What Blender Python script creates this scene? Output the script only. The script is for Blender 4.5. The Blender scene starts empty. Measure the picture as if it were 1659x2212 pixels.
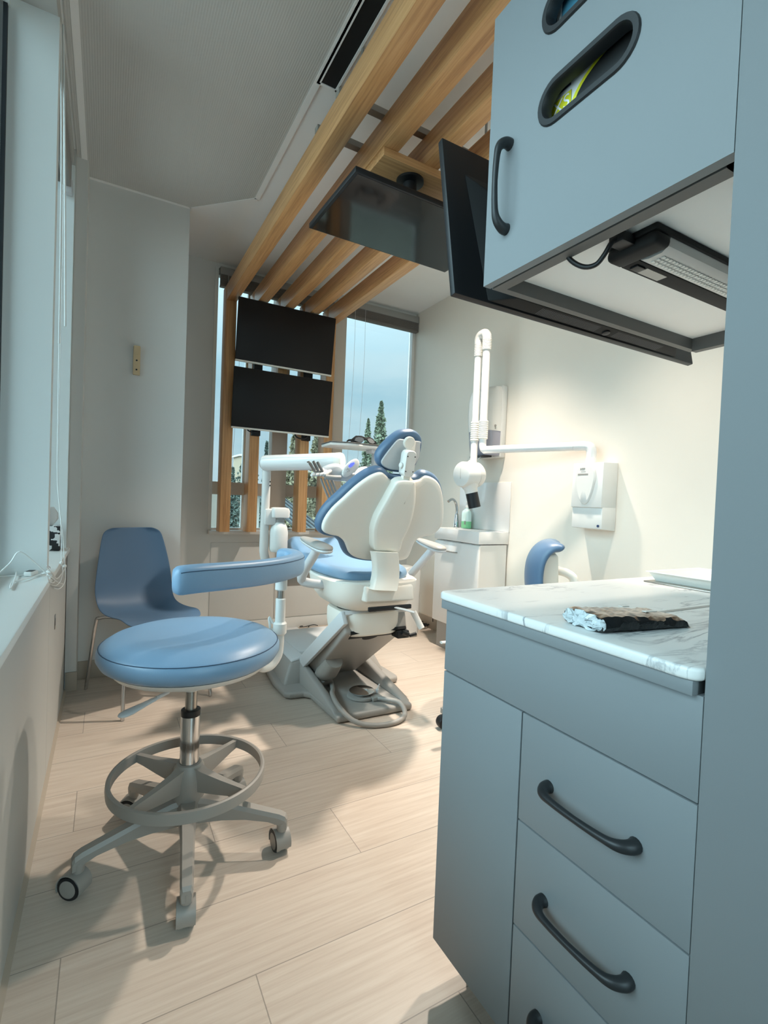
import bpy, bmesh, math, random
from mathutils import Vector, Matrix
random.seed(7)
S = bpy.context.scene
COL = S.collection
V = Vector
PI = math.pi

# ------------------------------------------------------------------ camera
F_PX, YAW, PITCH, ROLL, CAM_H = 1068.7, .51167, -.023746, .039583, 1.12
_fw = V((math.sin(YAW)*math.cos(PITCH), math.cos(YAW)*math.cos(PITCH), math.sin(PITCH)))
_r0 = V((math.cos(YAW), -math.sin(YAW), 0)); _u0 = _r0.cross(_fw)
_r = _r0*math.cos(ROLL) + _u0*math.sin(ROLL); _u = _u0*math.cos(ROLL) - _r0*math.sin(ROLL)
cam = bpy.data.objects.new('camera', bpy.data.cameras.new('camera'))
COL.objects.link(cam)
cam.matrix_world = Matrix(((_r.x, _u.x, -_fw.x, 0), (_r.y, _u.y, -_fw.y, 0), (_r.z, _u.z, -_fw.z, CAM_H), (0, 0, 0, 1)))
cam.data.sensor_fit = 'VERTICAL'; cam.data.sensor_height = 36; cam.data.lens = F_PX/2212*36
cam.data.clip_start = .02; cam.data.clip_end = 500
S.camera = cam

def at(x, y, X=None, Y=None, Z=None, plane=None):
    """the point of the room seen at a photo pixel, on a plane of known depth"""
    d = _r*((x-829.5)/F_PX) - _u*((y-1106)/F_PX) + _fw
    o = V((0, 0, CAM_H))
    if plane is not None:
        p, n = plane
        t = (p-o).dot(n)/d.dot(n)
    elif X is not None: t = X/d.x
    elif Y is not None: t = Y/d.y
    else: t = (Z-CAM_H)/d.z
    return o + d*t

# ------------------------------------------------------------------ materials
def lin(c):
    if isinstance(c, str):
        c = [int(c[i:i+2], 16)/255 for i in (1, 3, 5)]
    return tuple((v/12.92 if v <= .04045 else ((v+.055)/1.055)**2.4) for v in c) + (1,)

def mat(name, col, rough=.5, metal=0, bump=0, bscale=200, spec=.5, coat=0, var=0, vscale=8, trans=0, alpha=1, emit=0, ior=1.45):
    m = bpy.data.materials.new(name); m.use_nodes = True
    nt = m.node_tree; b = nt.nodes['Principled BSDF']; L = nt.links
    c = lin(col)
    b.inputs['Base Color'].default_value = c
    b.inputs['Roughness'].default_value = rough
    b.inputs['Metallic'].default_value = metal
    b.inputs['Specular IOR Level'].default_value = spec
    b.inputs['Coat Weight'].default_value = coat
    b.inputs['Transmission Weight'].default_value = trans
    b.inputs['IOR'].default_value = ior
    b.inputs['Alpha'].default_value = alpha
    if emit:
        b.inputs['Emission Color'].default_value = c; b.inputs['Emission Strength'].default_value = emit
    tc = nt.nodes.new('ShaderNodeTexCoord')
    n = nt.nodes.new('ShaderNodeTexNoise'); n.inputs['Scale'].default_value = vscale; n.inputs['Detail'].default_value = 4
    L.new(tc.outputs['Object'], n.inputs['Vector'])
    mx = nt.nodes.new('ShaderNodeMix'); mx.data_type = 'RGBA'; mx.blend_type = 'MULTIPLY'
    mx.inputs[0].default_value = 1
    mx.inputs[6].default_value = c
    mr = nt.nodes.new('ShaderNodeMapRange'); mr.inputs[3].default_value = 1-max(var, .015); mr.inputs[4].default_value = 1+max(var, .015)
    L.new(n.outputs['Fac'], mr.inputs[0]); L.new(mr.outputs[0], mx.inputs[7])
    L.new(mx.outputs[2], b.inputs['Base Color'])
    if bump:
        n2 = nt.nodes.new('ShaderNodeTexNoise'); n2.inputs['Scale'].default_value = bscale; n2.inputs['Detail'].default_value = 3
        L.new(tc.outputs['Object'], n2.inputs['Vector'])
        bp = nt.nodes.new('ShaderNodeBump'); bp.inputs['Strength'].default_value = bump; bp.inputs['Distance'].default_value = .002
        L.new(n2.outputs['Fac'], bp.inputs['Height']); L.new(bp.outputs[0], b.inputs['Normal'])
    return m

def nodes(m):
    nt = m.node_tree
    return nt, nt.nodes['Principled BSDF'], nt.links

def wood(name, c1, c2, c3, axis):
    """oak laminate: long grain along an axis"""
    m = bpy.data.materials.new(name); m.use_nodes = True
    nt, b, L = nodes(m)
    tc = nt.nodes.new('ShaderNodeTexCoord'); mp = nt.nodes.new('ShaderNodeMapping')
    sc = [55, 55, 55]; sc['XYZ'.index(axis)] = 1.6
    mp.inputs['Scale'].default_value = sc
    L.new(tc.outputs['Object'], mp.inputs['Vector'])
    n = nt.nodes.new('ShaderNodeTexNoise'); n.inputs['Scale'].default_value = 1.6; n.inputs['Detail'].default_value = 6; n.inputs['Roughness'].default_value = .65; n.inputs['Distortion'].default_value = .3
    L.new(mp.outputs[0], n.inputs['Vector'])
    r = nt.nodes.new('ShaderNodeValToRGB')
    e = r.color_ramp.elements; e[0].position = .3; e[0].color = lin(c2); e[1].position = .7; e[1].color = lin(c3)
    k = e.new(.5); k.color = lin(c1)
    L.new(n.outputs['Fac'], r.inputs[0]); L.new(r.outputs[0], b.inputs['Base Color'])
    b.inputs['Roughness'].default_value = .42; b.inputs['Specular IOR Level'].default_value = .4
    bp = nt.nodes.new('ShaderNodeBump'); bp.inputs['Strength'].default_value = .15; bp.inputs['Distance'].default_value = .001
    L.new(n.outputs['Fac'], bp.inputs['Height']); L.new(bp.outputs[0], b.inputs['Normal'])
    return m

def glass_mat(name, tint, refl=1.0):
    m = bpy.data.materials.new(name); m.use_nodes = True
    nt = m.node_tree; nt.nodes.clear(); L = nt.links
    o = nt.nodes.new('ShaderNodeOutputMaterial'); mx = nt.nodes.new('ShaderNodeMixShader')
    t = nt.nodes.new('ShaderNodeBsdfTransparent'); t.inputs[0].default_value = lin(tint)
    g = nt.nodes.new('ShaderNodeBsdfGlossy'); g.inputs['Roughness'].default_value = .02
    f = nt.nodes.new('ShaderNodeFresnel'); f.inputs['IOR'].default_value = 1.4
    L.new(f.outputs[0], mx.inputs[0]); L.new(t.outputs[0], mx.inputs[1]); L.new(g.outputs[0], mx.inputs[2]); L.new(mx.outputs[0], o.inputs[0])
    return m

def floor_mat():
    m = bpy.data.materials.new('floor_planks'); m.use_nodes = True
    nt, b, L = nodes(m)
    N = nt.nodes.new
    def math_(op, a, b_=None, c=None):
        n = N('ShaderNodeMath'); n.operation = op
        for i, v in enumerate((a, b_, c)):
            if v is None: continue
            if isinstance(v, (int, float)): n.inputs[i].default_value = v
            else: L.new(v, n.inputs[i])
        return n.outputs[0]
    geo = N('ShaderNodeNewGeometry'); sp = N('ShaderNodeSeparateXYZ'); L.new(geo.outputs['Position'], sp.inputs[0])
    x, y = sp.outputs[0], sp.outputs[1]
    v = math_('DIVIDE', math_('SUBTRACT', y, .863), .249)
    row = math_('FLOOR', v); fv = math_('SUBTRACT', v, row)
    u = math_('DIVIDE', math_('SUBTRACT', math_('SUBTRACT', x, .33), math_('MULTIPLY', row, .80)), 1.2)
    ci = math_('FLOOR', u); fu = math_('SUBTRACT', u, ci)
    # joint lines
    dv = math_('MULTIPLY', math_('MINIMUM', fv, math_('SUBTRACT', 1, fv)), .249)
    du = math_('MULTIPLY', math_('MINIMUM', fu, math_('SUBTRACT', 1, fu)), 1.2)
    d = math_('MINIMUM', dv, du)
    joint = math_('SMOOTHSTEP', d, .0006, .0022) if False else None
    mr = N('ShaderNodeMapRange'); mr.interpolation_type = 'SMOOTHSTEP'; mr.inputs[1].default_value = .0004; mr.inputs[2].default_value = .0020; mr.inputs[3].default_value = .50; mr.inputs[4].default_value = 1
    L.new(d, mr.inputs[0])
    # grain along X, shifted per plank
    wn = N('ShaderNodeTexWhiteNoise'); wn.noise_dimensions = '2D'
    cv = N('ShaderNodeCombineXYZ'); L.new(row, cv.inputs[0]); L.new(ci, cv.inputs[1]); L.new(cv.outputs[0], wn.inputs['Vector'])
    off = N('ShaderNodeVectorMath'); off.operation = 'MULTIPLY_ADD'
    L.new(wn.outputs['Color'], off.inputs[0]); off.inputs[1].default_value = (7, 7, 7); L.new(geo.outputs['Position'], off.inputs[2])
    mp = N('ShaderNodeMapping'); mp.inputs['Scale'].default_value = (1.7, 36, 1); L.new(off.outputs[0], mp.inputs['Vector'])
    n = N('ShaderNodeTexNoise'); n.inputs['Scale'].default_value = 2.2; n.inputs['Detail'].default_value = 7; n.inputs['Roughness'].default_value = .62; n.inputs['Distortion'].default_value = .25
    L.new(mp.outputs[0], n.inputs['Vector'])
    r = N('ShaderNodeValToRGB'); e = r.color_ramp.elements
    e[0].position = .28; e[0].color = lin('#bbab9d'); e[1].position = .72; e[1].color = lin('#d0c4b7')
    k = e.new(.5); k.color = lin('#c7b9ab')
    L.new(n.outputs['Fac'], r.inputs[0])
    tint = math_('MULTIPLY_ADD', wn.outputs['Value'], .09, .955)
    t2 = math_('MULTIPLY', tint, mr.outputs[0])
    mx = N('ShaderNodeMix'); mx.data_type = 'RGBA'; mx.blend_type = 'MULTIPLY'; mx.inputs[0].default_value = 1
    L.new(r.outputs[0], mx.inputs[6]); L.new(t2, mx.inputs[7]); L.new(mx.outputs[2], b.inputs['Base Color'])
    b.inputs['Roughness'].default_value = .38; b.inputs['Specular IOR Level'].default_value = .45
    bp = N('ShaderNodeBump'); bp.inputs['Strength'].default_value = .12; bp.inputs['Distance'].default_value = .001
    L.new(n.outputs['Fac'], bp.inputs['Height']); L.new(bp.outputs[0], b.inputs['Normal'])
    return m

def marble_mat():
    m = bpy.data.materials.new('white_marble_top'); m.use_nodes = True
    nt, b, L = nodes(m); N = nt.nodes.new
    tc = N('ShaderNodeTexCoord'); mp = N('ShaderNodeMapping'); mp.inputs['Scale'].default_value = (2.2, 9, 2); mp.inputs['Rotation'].default_value = (0, 0, .25)
    L.new(tc.outputs['Object'], mp.inputs['Vector'])
    n = N('ShaderNodeTexNoise'); n.inputs['Scale'].default_value = 1.5; n.inputs['Detail'].default_value = 7; n.inputs['Roughness'].default_value = .6; n.inputs['Distortion'].default_value = .9
    L.new(mp.outputs[0], n.inputs['Vector'])
    ab = N('ShaderNodeMath'); ab.operation = 'SUBTRACT'; ab.inputs[1].default_value = .5; L.new(n.outputs['Fac'], ab.inputs[0])
    a2 = N('ShaderNodeMath'); a2.operation = 'ABSOLUTE'; L.new(ab.outputs[0], a2.inputs[0])
    n3 = N('ShaderNodeTexNoise'); n3.inputs['Scale'].default_value = 5; L.new(tc.outputs['Object'], n3.inputs['Vector'])
    r3 = N('ShaderNodeValToRGB'); r3.color_ramp.elements[0].position = .43; r3.color_ramp.elements[1].position = .58; L.new(n3.outputs['Fac'], r3.inputs[0])
    r = N('ShaderNodeValToRGB'); e = r.color_ramp.elements
    e[0].position = 0; e[0].color = lin('#7c8086'); e[1].position = .03; e[1].color = lin('#d9d9d7')
    L.new(a2.outputs[0], r.inputs[0])
    mx = N('ShaderNodeMix'); mx.data_type = 'RGBA'; mx.inputs[6].default_value = lin('#d9d9d7'); L.new(r3.outputs[0], mx.inputs[0]); L.new(r.outputs[0], mx.inputs[7])
    L.new(mx.outputs[2], b.inputs['Base Color']); b.inputs['Roughness'].default_value = .3
    return m

M = dict(
    wall=mat('wall_paint', '#e6ded2', .75, bump=.05, bscale=300),
    wall_grey=mat('wall_grey_paint', '#d2d1cd', .7, bump=.05, bscale=300),
    sill=mat('sill_paint', '#dee2e0', .55),
    beige=mat('beige_frame', '#c8beb1', .5),
    ceil=mat('ceiling_paint', '#f2f0ed', .8, bump=.04, bscale=400),
    base=mat('baseboard_taupe', '#ab9f90', .6),
    floor=floor_mat(), marble=marble_mat(),
    oak_y=wood('oak_laminate_beam', '#cb9966', '#aa7a50', '#d8a877', 'Y'),
    oak_z=wood('oak_laminate_post', '#cb9966', '#aa7a50', '#d8a877', 'Z'),
    oak_x=wood('oak_laminate_board', '#cb9966', '#aa7a50', '#d8a877', 'X'),
    cab=mat('cabinet_blue_grey', '#797e81', .5, bump=.03, bscale=500, spec=.4),
    cab_in=mat('cabinet_inside_white', '#f6f6f3', .5),
    edge=mat('cabinet_edge_grey', '#5d5c5a', .5),
    black=mat('black_plastic', '#15171a', .45),
    blackm=mat('black_matte', '#0c0d0e', .7),
    handle=mat('gunmetal_handle', '#2b2d2f', .42, metal=.35),
    screen=mat('glossy_screen', '#0b0c0e', .08, spec=.6),
    screen_off=mat('matte_screen', '#1d1a19', .38, spec=.25),
    gasket=mat('window_gasket', '#14181c', .6),
    glass=glass_mat('window_glass', '#eef6f6'),
    white=mat('white_plastic', '#d9d7d2', .35),
    white_g=mat('white_gloss', '#dedcd9', .18, coat=.3),
    cream=mat('cream_plastic', '#e6e1d7', .42),
    grey=mat('grey_plastic', '#9c9994', .45),
    grey_d=mat('grey_metal_paint', '#938f89', .4),
    lgrey=mat('light_grey_plastic', '#c9cbcc', .4),
    blue=mat('blue_vinyl', '#7b9bb7', .36, bump=.10, bscale=420, spec=.5),
    blue_d=mat('blue_vinyl_dark', '#536d88', .38, bump=.10, bscale=420),
    navy=mat('blue_shell_plastic', '#56718c', .5),
    stitch=mat('stitched_seam', '#2f4a63', .7),
    chrome=mat('chrome', '#c9c9c9', .12, metal=1),
    vent=mat('dark_vent', '#47474a', .5),
    wall_low=mat('wall_low_panel', '#b9b9b5', .6),
    steel=mat('brushed_steel', '#a8a39c', .3, metal=1),
    blind=mat('blind_taupe', '#6f6862', .55),
    valance=mat('blind_valance_grey', '#8f8d89', .5),
    cord=mat('white_cord', '#e2e4e2', .5),
)
def micro_ceiling():
    m = mat('perforated_metal_ceiling', '#c9c7c2', .55)
    nt, b, L = nodes(m)
    tc = nt.nodes.new('ShaderNodeTexCoord'); w = nt.nodes.new('ShaderNodeTexWave'); w.inputs['Scale'].default_value = 33; w.bands_direction = 'X'
    L.new(tc.outputs['Object'], w.inputs['Vector'])
    bp = nt.nodes.new('ShaderNodeBump'); bp.inputs['Strength'].default_value = .25; bp.inputs['Distance'].default_value = .002
    L.new(w.outputs['Fac'], bp.inputs['Height']); L.new(bp.outputs[0], b.inputs['Normal'])
    return m
M['metal_ceiling'] = micro_ceiling()

# ------------------------------------------------------------------ mesh helpers
class MB:
    def __init__(s): s.bm = bmesh.new()
    def _add(s, tmp, mx=None, bev=0, seg=2, ang=.5):
        if bev:
            bmesh.ops.recalc_face_normals(tmp, faces=tmp.faces)
            es = [e for e in tmp.edges if len(e.link_faces) == 2 and e.calc_face_angle(0) > ang]
            bmesh.ops.bevel(tmp, geom=es, offset=bev, segments=seg, affect='EDGES', profile=.5, clamp_overlap=True)
        if mx is not None: bmesh.ops.transform(tmp, matrix=mx, verts=tmp.verts)
        me = bpy.data.meshes.new('tmp'); tmp.to_mesh(me); tmp.free()
        s.bm.from_mesh(me); bpy.data.meshes.remove(me)
        return s
    def box(s, x0, x1, y0, y1, z0, z1, bev=0, seg=2, mx=None):
        t = bmesh.new()
        vs = [t.verts.new((x, y, z)) for x in (x0, x1) for y in (y0, y1) for z in (z0, z1)]
        for f in ((0, 1, 3, 2), (4, 6, 7, 5), (0, 4, 5, 1), (2, 3, 7, 6), (0, 2, 6, 4), (1, 5, 7, 3)):
            t.faces.new([vs[i] for i in f])
        return s._add(t, mx, bev, seg)
    def hexa(s, pts, bev=0, seg=2):
        """8 points: bottom loop of 4, top loop of 4"""
        t = bmesh.new(); vs = [t.verts.new(p) for p in pts]
        for f in ((3, 2, 1, 0), (4, 5, 6, 7), (0, 1, 5, 4), (1, 2, 6, 5), (2, 3, 7, 6), (3, 0, 4, 7)):
            t.faces.new([vs[i] for i in f])
        return s._add(t, None, bev, seg)
    def prism(s, loop, vec, bev=0, seg=2, ang=.5):
        """extrude a planar 3-D loop along a vector"""
        t = bmesh.new(); vec = V(vec)
        a = [t.verts.new(V(p)) for p in loop]; b = [t.verts.new(V(p)+vec) for p in loop]
        t.faces.new(a[::-1]); t.faces.new(b); n = len(a)
        for i in range(n): t.faces.new((a[i], a[(i+1) % n], b[(i+1) % n], b[i]))
        bmesh.ops.recalc_face_normals(t, faces=t.faces)
        return s._add(t, None, bev, seg, ang)
    def rings(s, loops, caps=True, closed=True, wrap=False):
        t = bmesh.new(); R = [[t.verts.new(V(p)) for p in l] for l in loops]; n = len(R[0])
        pairs = list(zip(R, R[1:])) + ([(R[-1], R[0])] if wrap else [])
        for a, b in pairs:
            for i in range(n if closed else n-1):
                j = (i+1) % n
                t.faces.new((a[i], a[j], b[j], b[i]))
        if caps and closed and not wrap:
            t.faces.new(R[0][::-1]); t.faces.new(R[-1])
        bmesh.ops.recalc_face_normals(t, faces=t.faces)
        return s._add(t)
    def tube(s, pts, r, n=12, smooth=0, caps=True, sx=1, flat=None, wrap=False):
        """tube along points; r number or list; flat=(a,b,up) gives an elliptical section"""
        pts = [V(p) for p in pts]
        if smooth:
            pts, r = spline(pts, r, smooth, wrap)
        rl = r if isinstance(r, (list, tuple)) else [r]*len(pts)
        loops = []; up = None; m = len(pts)
        for i, p in enumerate(pts):
            if wrap: d = pts[(i+1) % m]-pts[i-1]
            else: d = (pts[min(i+1, m-1)]-pts[max(i-1, 0)])
            d = d.normalized()
            if flat: up = V(flat[2]); up = (up-d*up.dot(d)).normalized()
            elif up is None:
                up = d.orthogonal().normalized()
            else:
                up = (up-d*up.dot(d)).normalized()
            sd = d.cross(up)
            a, b = (flat[0], flat[1]) if flat else (1, 1)
            loops.append([p+(sd*math.cos(k*2*PI/n)*a+up*math.sin(k*2*PI/n)*b)*rl[i] for k in range(n)])
        return s.rings(loops, caps=caps, wrap=wrap)
    def lathe(s, prof, o=(0, 0, 0), axis=(0, 0, 1), n=32, caps=True):
        ax = V(axis).normalized(); q = V((0, 0, 1)).rotation_difference(ax).to_matrix(); o = V(o)
        loops = [[o+q @ V((max(r, 1e-5)*math.cos(k*2*PI/n), max(r, 1e-5)*math.sin(k*2*PI/n), z)) for k in range(n)] for r, z in prof]
        return s.rings(loops, caps=caps)
    def cyl(s, a, b, r, n=20, r2=None):
        a, b = V(a), V(b); L = (b-a).length; r2 = r if r2 is None else r2
        return s.lathe([(r, 0), (r2, L)], a, b-a, n)
    def ball(s, c, r, n=16, sc=(1, 1, 1)):
        t = bmesh.new(); bmesh.ops.create_uvsphere(t, u_segments=n, v_segments=max(6, n//2), radius=r)
        return s._add(t, Matrix.Translation(V(c)) @ Matrix.Diagonal((*sc, 1)))
    def pad(s, loop, nrm, prof):
        """cushion / shell from a planar outline: prof = [(inset, depth), ...] from one face to the other"""
        loop = [V(p) for p in loop]; nrm = V(nrm).normalized(); n = len(loop)
        area = sum(((loop[i].cross(loop[(i+1) % n])).dot(nrm)) for i in range(n))
        sg = 1 if area > 0 else -1
        nor = []
        for i in range(n):
            e = (loop[(i+1) % n]-loop[i-1]).normalized()
            nor.append(nrm.cross(e)*sg)
        c = sum(loop, V((0, 0, 0)))/n
        rings = []
        for ins, dep in prof:
            if ins == 'c':  # collapse towards centre by a fraction
                rings.append([c+(p-c)*dep[0]+nrm*dep[1] for p in loop])
            else: rings.append([p+nor[i]*ins+nrm*dep for i, p in enumerate(loop)])
        return s.rings(rings)
    def build(s, name, m, parent=None, smooth=True, ang=.6, subsurf=0):
        bm = s.bm
        bmesh.ops.recalc_face_normals(bm, faces=bm.faces)
        for f in bm.faces: f.smooth = smooth
        if smooth:
            for e in bm.edges:
                if len(e.link_faces) != 2 or e.calc_face_angle(0) > ang: e.smooth = False
        me = bpy.data.meshes.new(name); bm.to_mesh(me); bm.free()
        if m is not None: me.materials.append(m)
        o = bpy.data.objects.new(name, me); COL.objects.link(o)
        if parent is not None: attach(o, parent)
        if subsurf:
            md = o.modifiers.new('sub', 'SUBSURF'); md.levels = subsurf; md.render_levels = subsurf
        return o

def attach(o, parent):
    o.parent = parent
    o.matrix_parent_inverse = (Matrix.Translation(parent.location)).inverted() if parent.type == 'EMPTY' else Matrix()

def spline(pts, r, k, wrap=False):
    n = len(pts); out = []; ro = []
    rl = r if isinstance(r, (list, tuple)) else None
    for i in range(n if wrap else n-1):
        if wrap: p0, p1, p2, p3 = pts[i-1], pts[i], pts[(i+1) % n], pts[(i+2) % n]
        else: p0, p1, p2, p3 = pts[max(i-1, 0)], pts[i], pts[i+1], pts[min(i+2, n-1)]
        for j in range(k):
            t = j/k
            out.append(.5*((2*p1)+(p2-p0)*t+(2*p0-5*p1+4*p2-p3)*t*t+(3*p1-p0-3*p2+p3)*t**3))
            if rl: ro.append(rl[i]*(1-t)+rl[(i+1) % n]*t)
    if not wrap:
        out.append(pts[-1]); 
        if rl: ro.append(rl[-1])
    return out, (ro if rl else r)

def loop_smooth(pts, k=5): return spline([V(p) for p in pts], 0, k, True)[0]

def rrect(w, h, r, n=5):
    """rounded rectangle in 2-D, centred"""
    out = []
    for cx, cy, a0 in ((w/2-r, h/2-r, 0), (-w/2+r, h/2-r, 90), (-w/2+r, -h/2+r, 180), (w/2-r, -h/2+r, 270)):
        for i in range(n+1):
            a = math.radians(a0+90*i/n); out.append((cx+r*math.cos(a), cy+r*math.sin(a)))
    return out

def tag(o, label, cat, group=None, kind=None):
    o['label'] = label; o['category'] = cat
    if group: o['group'] = group
    if kind: o['kind'] = kind
    return o
def thing(name, loc, label, cat, group=None):
    o = bpy.data.objects.new(name, None); COL.objects.link(o); o.location = loc; o.empty_display_size = .1
    return tag(o, label, cat, group)
def struct(o):
    o['kind'] = 'structure'; return o
def box(name, m, *a, parent=None, bev=0, **k):
    return MB().box(*a, bev=bev, **k).build(name, m, parent)
def sbox(name, m, *a, bev=0, parent=None):
    o = MB().box(*a, bev=bev).build(name, m, parent)
    return struct(o) if parent is None else o
def bow_handle(parent, p0, p1, out, r=.0068, name='handle'):
    """curved pull with flared feet between two points on a face, standing off along out"""
    p0, p1, out = V(p0), V(p1), V(out).normalized()
    d = (p1-p0).normalized()
    path = [p0, p0+out*.012, p0+out*.026+d*.010, p0+out*.033+d*.030, (p0+p1)/2+out*.036, p1+out*.033-d*.030, p1+out*.026-d*.010, p1+out*.012, p1]
    rr = [r*1.7, r*1.55, r*1.3, r*.95, r*.82, r*.95, r*1.3, r*1.55, r*1.7]
    return MB().tube(path, rr, n=14, smooth=5).build(name, M['handle'], parent)
# ------------------------------------------------------------------ the setting
RX, FY, CZ, BY = 2.535, 4.03, 2.90, -1.8
sbox('floor', M['floor'], -.42, RX+.12, BY-.1, FY+.12, -.08, 0)
sbox('ceiling', M['ceil'], -.45, RX+.12, BY-.1, FY+.12, CZ, CZ+.1)
# perforated metal ceiling with a clipped corner and its light edge trim
mc = [(-.18, BY), (.745, BY), (.745, 3.035), (.42, 3.365), (-.18, 3.365)]
struct(MB().prism([(x, y, CZ-.006) for x, y in mc], (0, 0, .012)).build('ceiling_panel', M['metal_ceiling']))
tr = MB()
for a, b in ((mc[1], mc[2]), (mc[2], mc[3]), (mc[3], mc[4]), ((-.145, 3.365), (-.145, BY))):
    a, b = V((*a, CZ-.008)), V((*b, CZ-.008)); d = (b-a).normalized(); n = V((-d.y, d.x, 0))*.014
    tr.prism([a-n, b-n, b+n, a+n], (0, 0, .012))
struct(tr.build('trim_1', M['ceil']))
# black linear air slot
lt = thing('air_diffuser', (.79, 0, CZ), 'long black linear air slot in the ceiling beside the oak slats', 'air vent')
MB().box(.752, .826, BY, 2.05, CZ-.004, CZ+.02).build('slot', M['blackm'], lt)
f = MB(); f.box(.742, .752, BY, 2.06, CZ-.008, CZ+.02); f.box(.826, .836, BY, 2.06, CZ-.008, CZ+.02); f.box(.742, .836, 2.05, 2.06, CZ-.008, CZ+.02)
f.build('frame', M['ceil'], lt)

# walls
sbox('wall_right', M['wall'], RX, RX+.12, BY-.1, FY+.12, 0, CZ)
wb_ = MB(); wb_.box(-.45, RX, BY-.1, BY, 0, .25); wb_.box(-.45, RX, BY-.1, BY, 2.75, CZ); wb_.box(-.45, -.1, BY-.1, BY, .25, 2.75); wb_.box(2.35, RX, BY-.1, BY, .25, 2.75)
struct(wb_.build('wall_back', M['wall_grey']))
w3 = struct(MB().box(-.1, 2.35, BY-.055, BY-.05, .25, 2.75).build('window_added_back', M['glass']))  # unseen window, added to bring fill daylight from behind the camera
fr = MB()
for x0, x1, z0, z1 in ((-.1, -.05, .25, 2.75), (2.3, 2.35, .25, 2.75), (.70, .75, .25, 2.75), (1.5, 1.55, .25, 2.75)): fr.box(x0, x1, BY-.08, BY-.02, z0, z1)
fr.box(-.1, 2.35, BY-.08, BY-.02, .25, .30); fr.box(-.1, 2.35, BY-.08, BY-.02, 2.70, 2.75); fr.build('window_frame', M['white'], w3)
sbox('column', M['wall_grey'], -.13, .415, 3.37, FY, 0, CZ)
sbox('column', M['wall_grey'], -.42, -.126, 3.19, 3.40, 0, CZ)
sbox('wall_far', M['wall_grey'], .41, .70, FY, FY+.1, 0, CZ)
sbox('wall_far', M['wall_grey'], .70, RX, FY, FY+.1, 0, .80)
sbox('wall_far', M['wall_grey'], .70, RX, FY, FY+.1, 2.86, CZ)
pn = MB()
for x0, x1 in ((.72, 1.22), (1.24, 1.74), (1.76, 2.26)):
    pn.box(x0, x1, FY-.006, FY+.01, .10, .735, bev=.002)
struct(pn.build('trim_2', M['wall_grey']))
# left window wall: low panels, sill, jambs, header
lw = MB()
lw.box(-.45, -.18, BY, 2.2445, .012, .775); lw.box(-.45, -.18, 2.2475, 3.19, .012, .775)
lw.box(-.45, -.20, BY, 3.19, 0, .77)
lw.box(-.45, -.19, BY, 3.19, 2.80, CZ)
lw.box(-.45, -.18, 3.14, 3.19, 0, CZ); lw.box(-.45, -.18, BY, .0, .775, CZ)  # last box: unseen blank wall, closes the window here to cut its light
struct(lw.build('wall_left', M['wall_low']))
struct(MB().box(-.42, -.165, BY, 3.14, .775, .80, bev=.004).build('windowsill', M['sill']))
struct(MB().box(-.36, -.185, 2.18, 2.245, .80, 2.80).build('trim_3', M['sill']))
struct(MB().box(-.36, -.182, 3.11, 3.139, .80, 2.80).build('trim_4', M['sill']))
struct(MB().prism([(-.18, BY, 0), (-.168, BY, 0), (-.18, BY, .014)], (0, 3.19-BY, 0)).build('baseboard_left', M['base']))
w1 = struct(MB().box(-.344, -.338, .0, 2.18, .80, 2.80).box(-.344, -.338, 2.245, 3.11, .80, 2.80).build('window_1', M['glass']))
fr = MB()
for y0, y1 in ((.0, 2.18), (2.245, 3.11)):
    fr.box(-.36, -.325, y0, y1, .80, .835); fr.box(-.36, -.325, y0, y1, 2.76, 2.80)
for y in (1.05,):
    fr.box(-.37, -.30, y, y+.06, .80, 2.80)
fr.build('window_frame', M['sill'], w1)
g = MB(); g.box(-.352, -.332, 2.162, 2.178, .835, 2.76); g.box(-.352, -.332, 2.248, 2.258, .835, 2.76)
g.build('window_gasket', M['gasket'], w1)
# far window
w2 = struct(MB().box(.70, RX, FY+.055, FY+.061, .80, 2.86).build('window_2', M['glass']))
fr = MB()
fr.box(.69, .715, FY-.012, FY+.08, .80, 2.86); fr.box(.70, RX, FY+.02, FY+.08, .80, .85); fr.box(.70, RX, FY+.02, FY+.08, 2.82, 2.86)
for x0, x1 in ((.955, 1.0), (1.445, 1.49)): fr.box(x0, x1, FY+.03, FY+.08, .85, 2.82)
fr.box(2.51, RX, FY+.02, FY+.08, .85, 2.82)
fr.build('window_frame', M['white'], w2)
b_ = MB(); b_.box(1.17, 1.30, FY-.03, FY+.07, .82, 2.86, bev=.003); b_.box(1.705, 1.80, FY-.03, FY+.07, .82, 2.86, bev=.003)
b_.build('mullion', M['beige'], w2)
tm = MB(); tm.box(.715, 1.705, FY-.02, FY+.06, 1.115, 1.215, bev=.003); tm.build('transom', M['beige'], w2)
struct(MB().box(.69, RX, FY-.085, FY+.02, .805, .835, bev=.003).build('windowsill', M['white']))
# baseboards
bb = MB(); bb.box(RX-.012, RX, BY, FY, 0, .105, bev=.002); struct(bb.build('baseboard_right', M['base']))
struct(MB().box(-.126, .415, 3.36, 3.37, 0, .105, bev=.002).box(-.176, -.12, 3.18, 3.19, 0, .105, bev=.002).build('baseboard_column', M['base']))
struct(MB().box(.41, RX-.012, FY-.012, FY, 0, .09, bev=.002).build('baseboard_far', M['wall_grey']))

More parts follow.
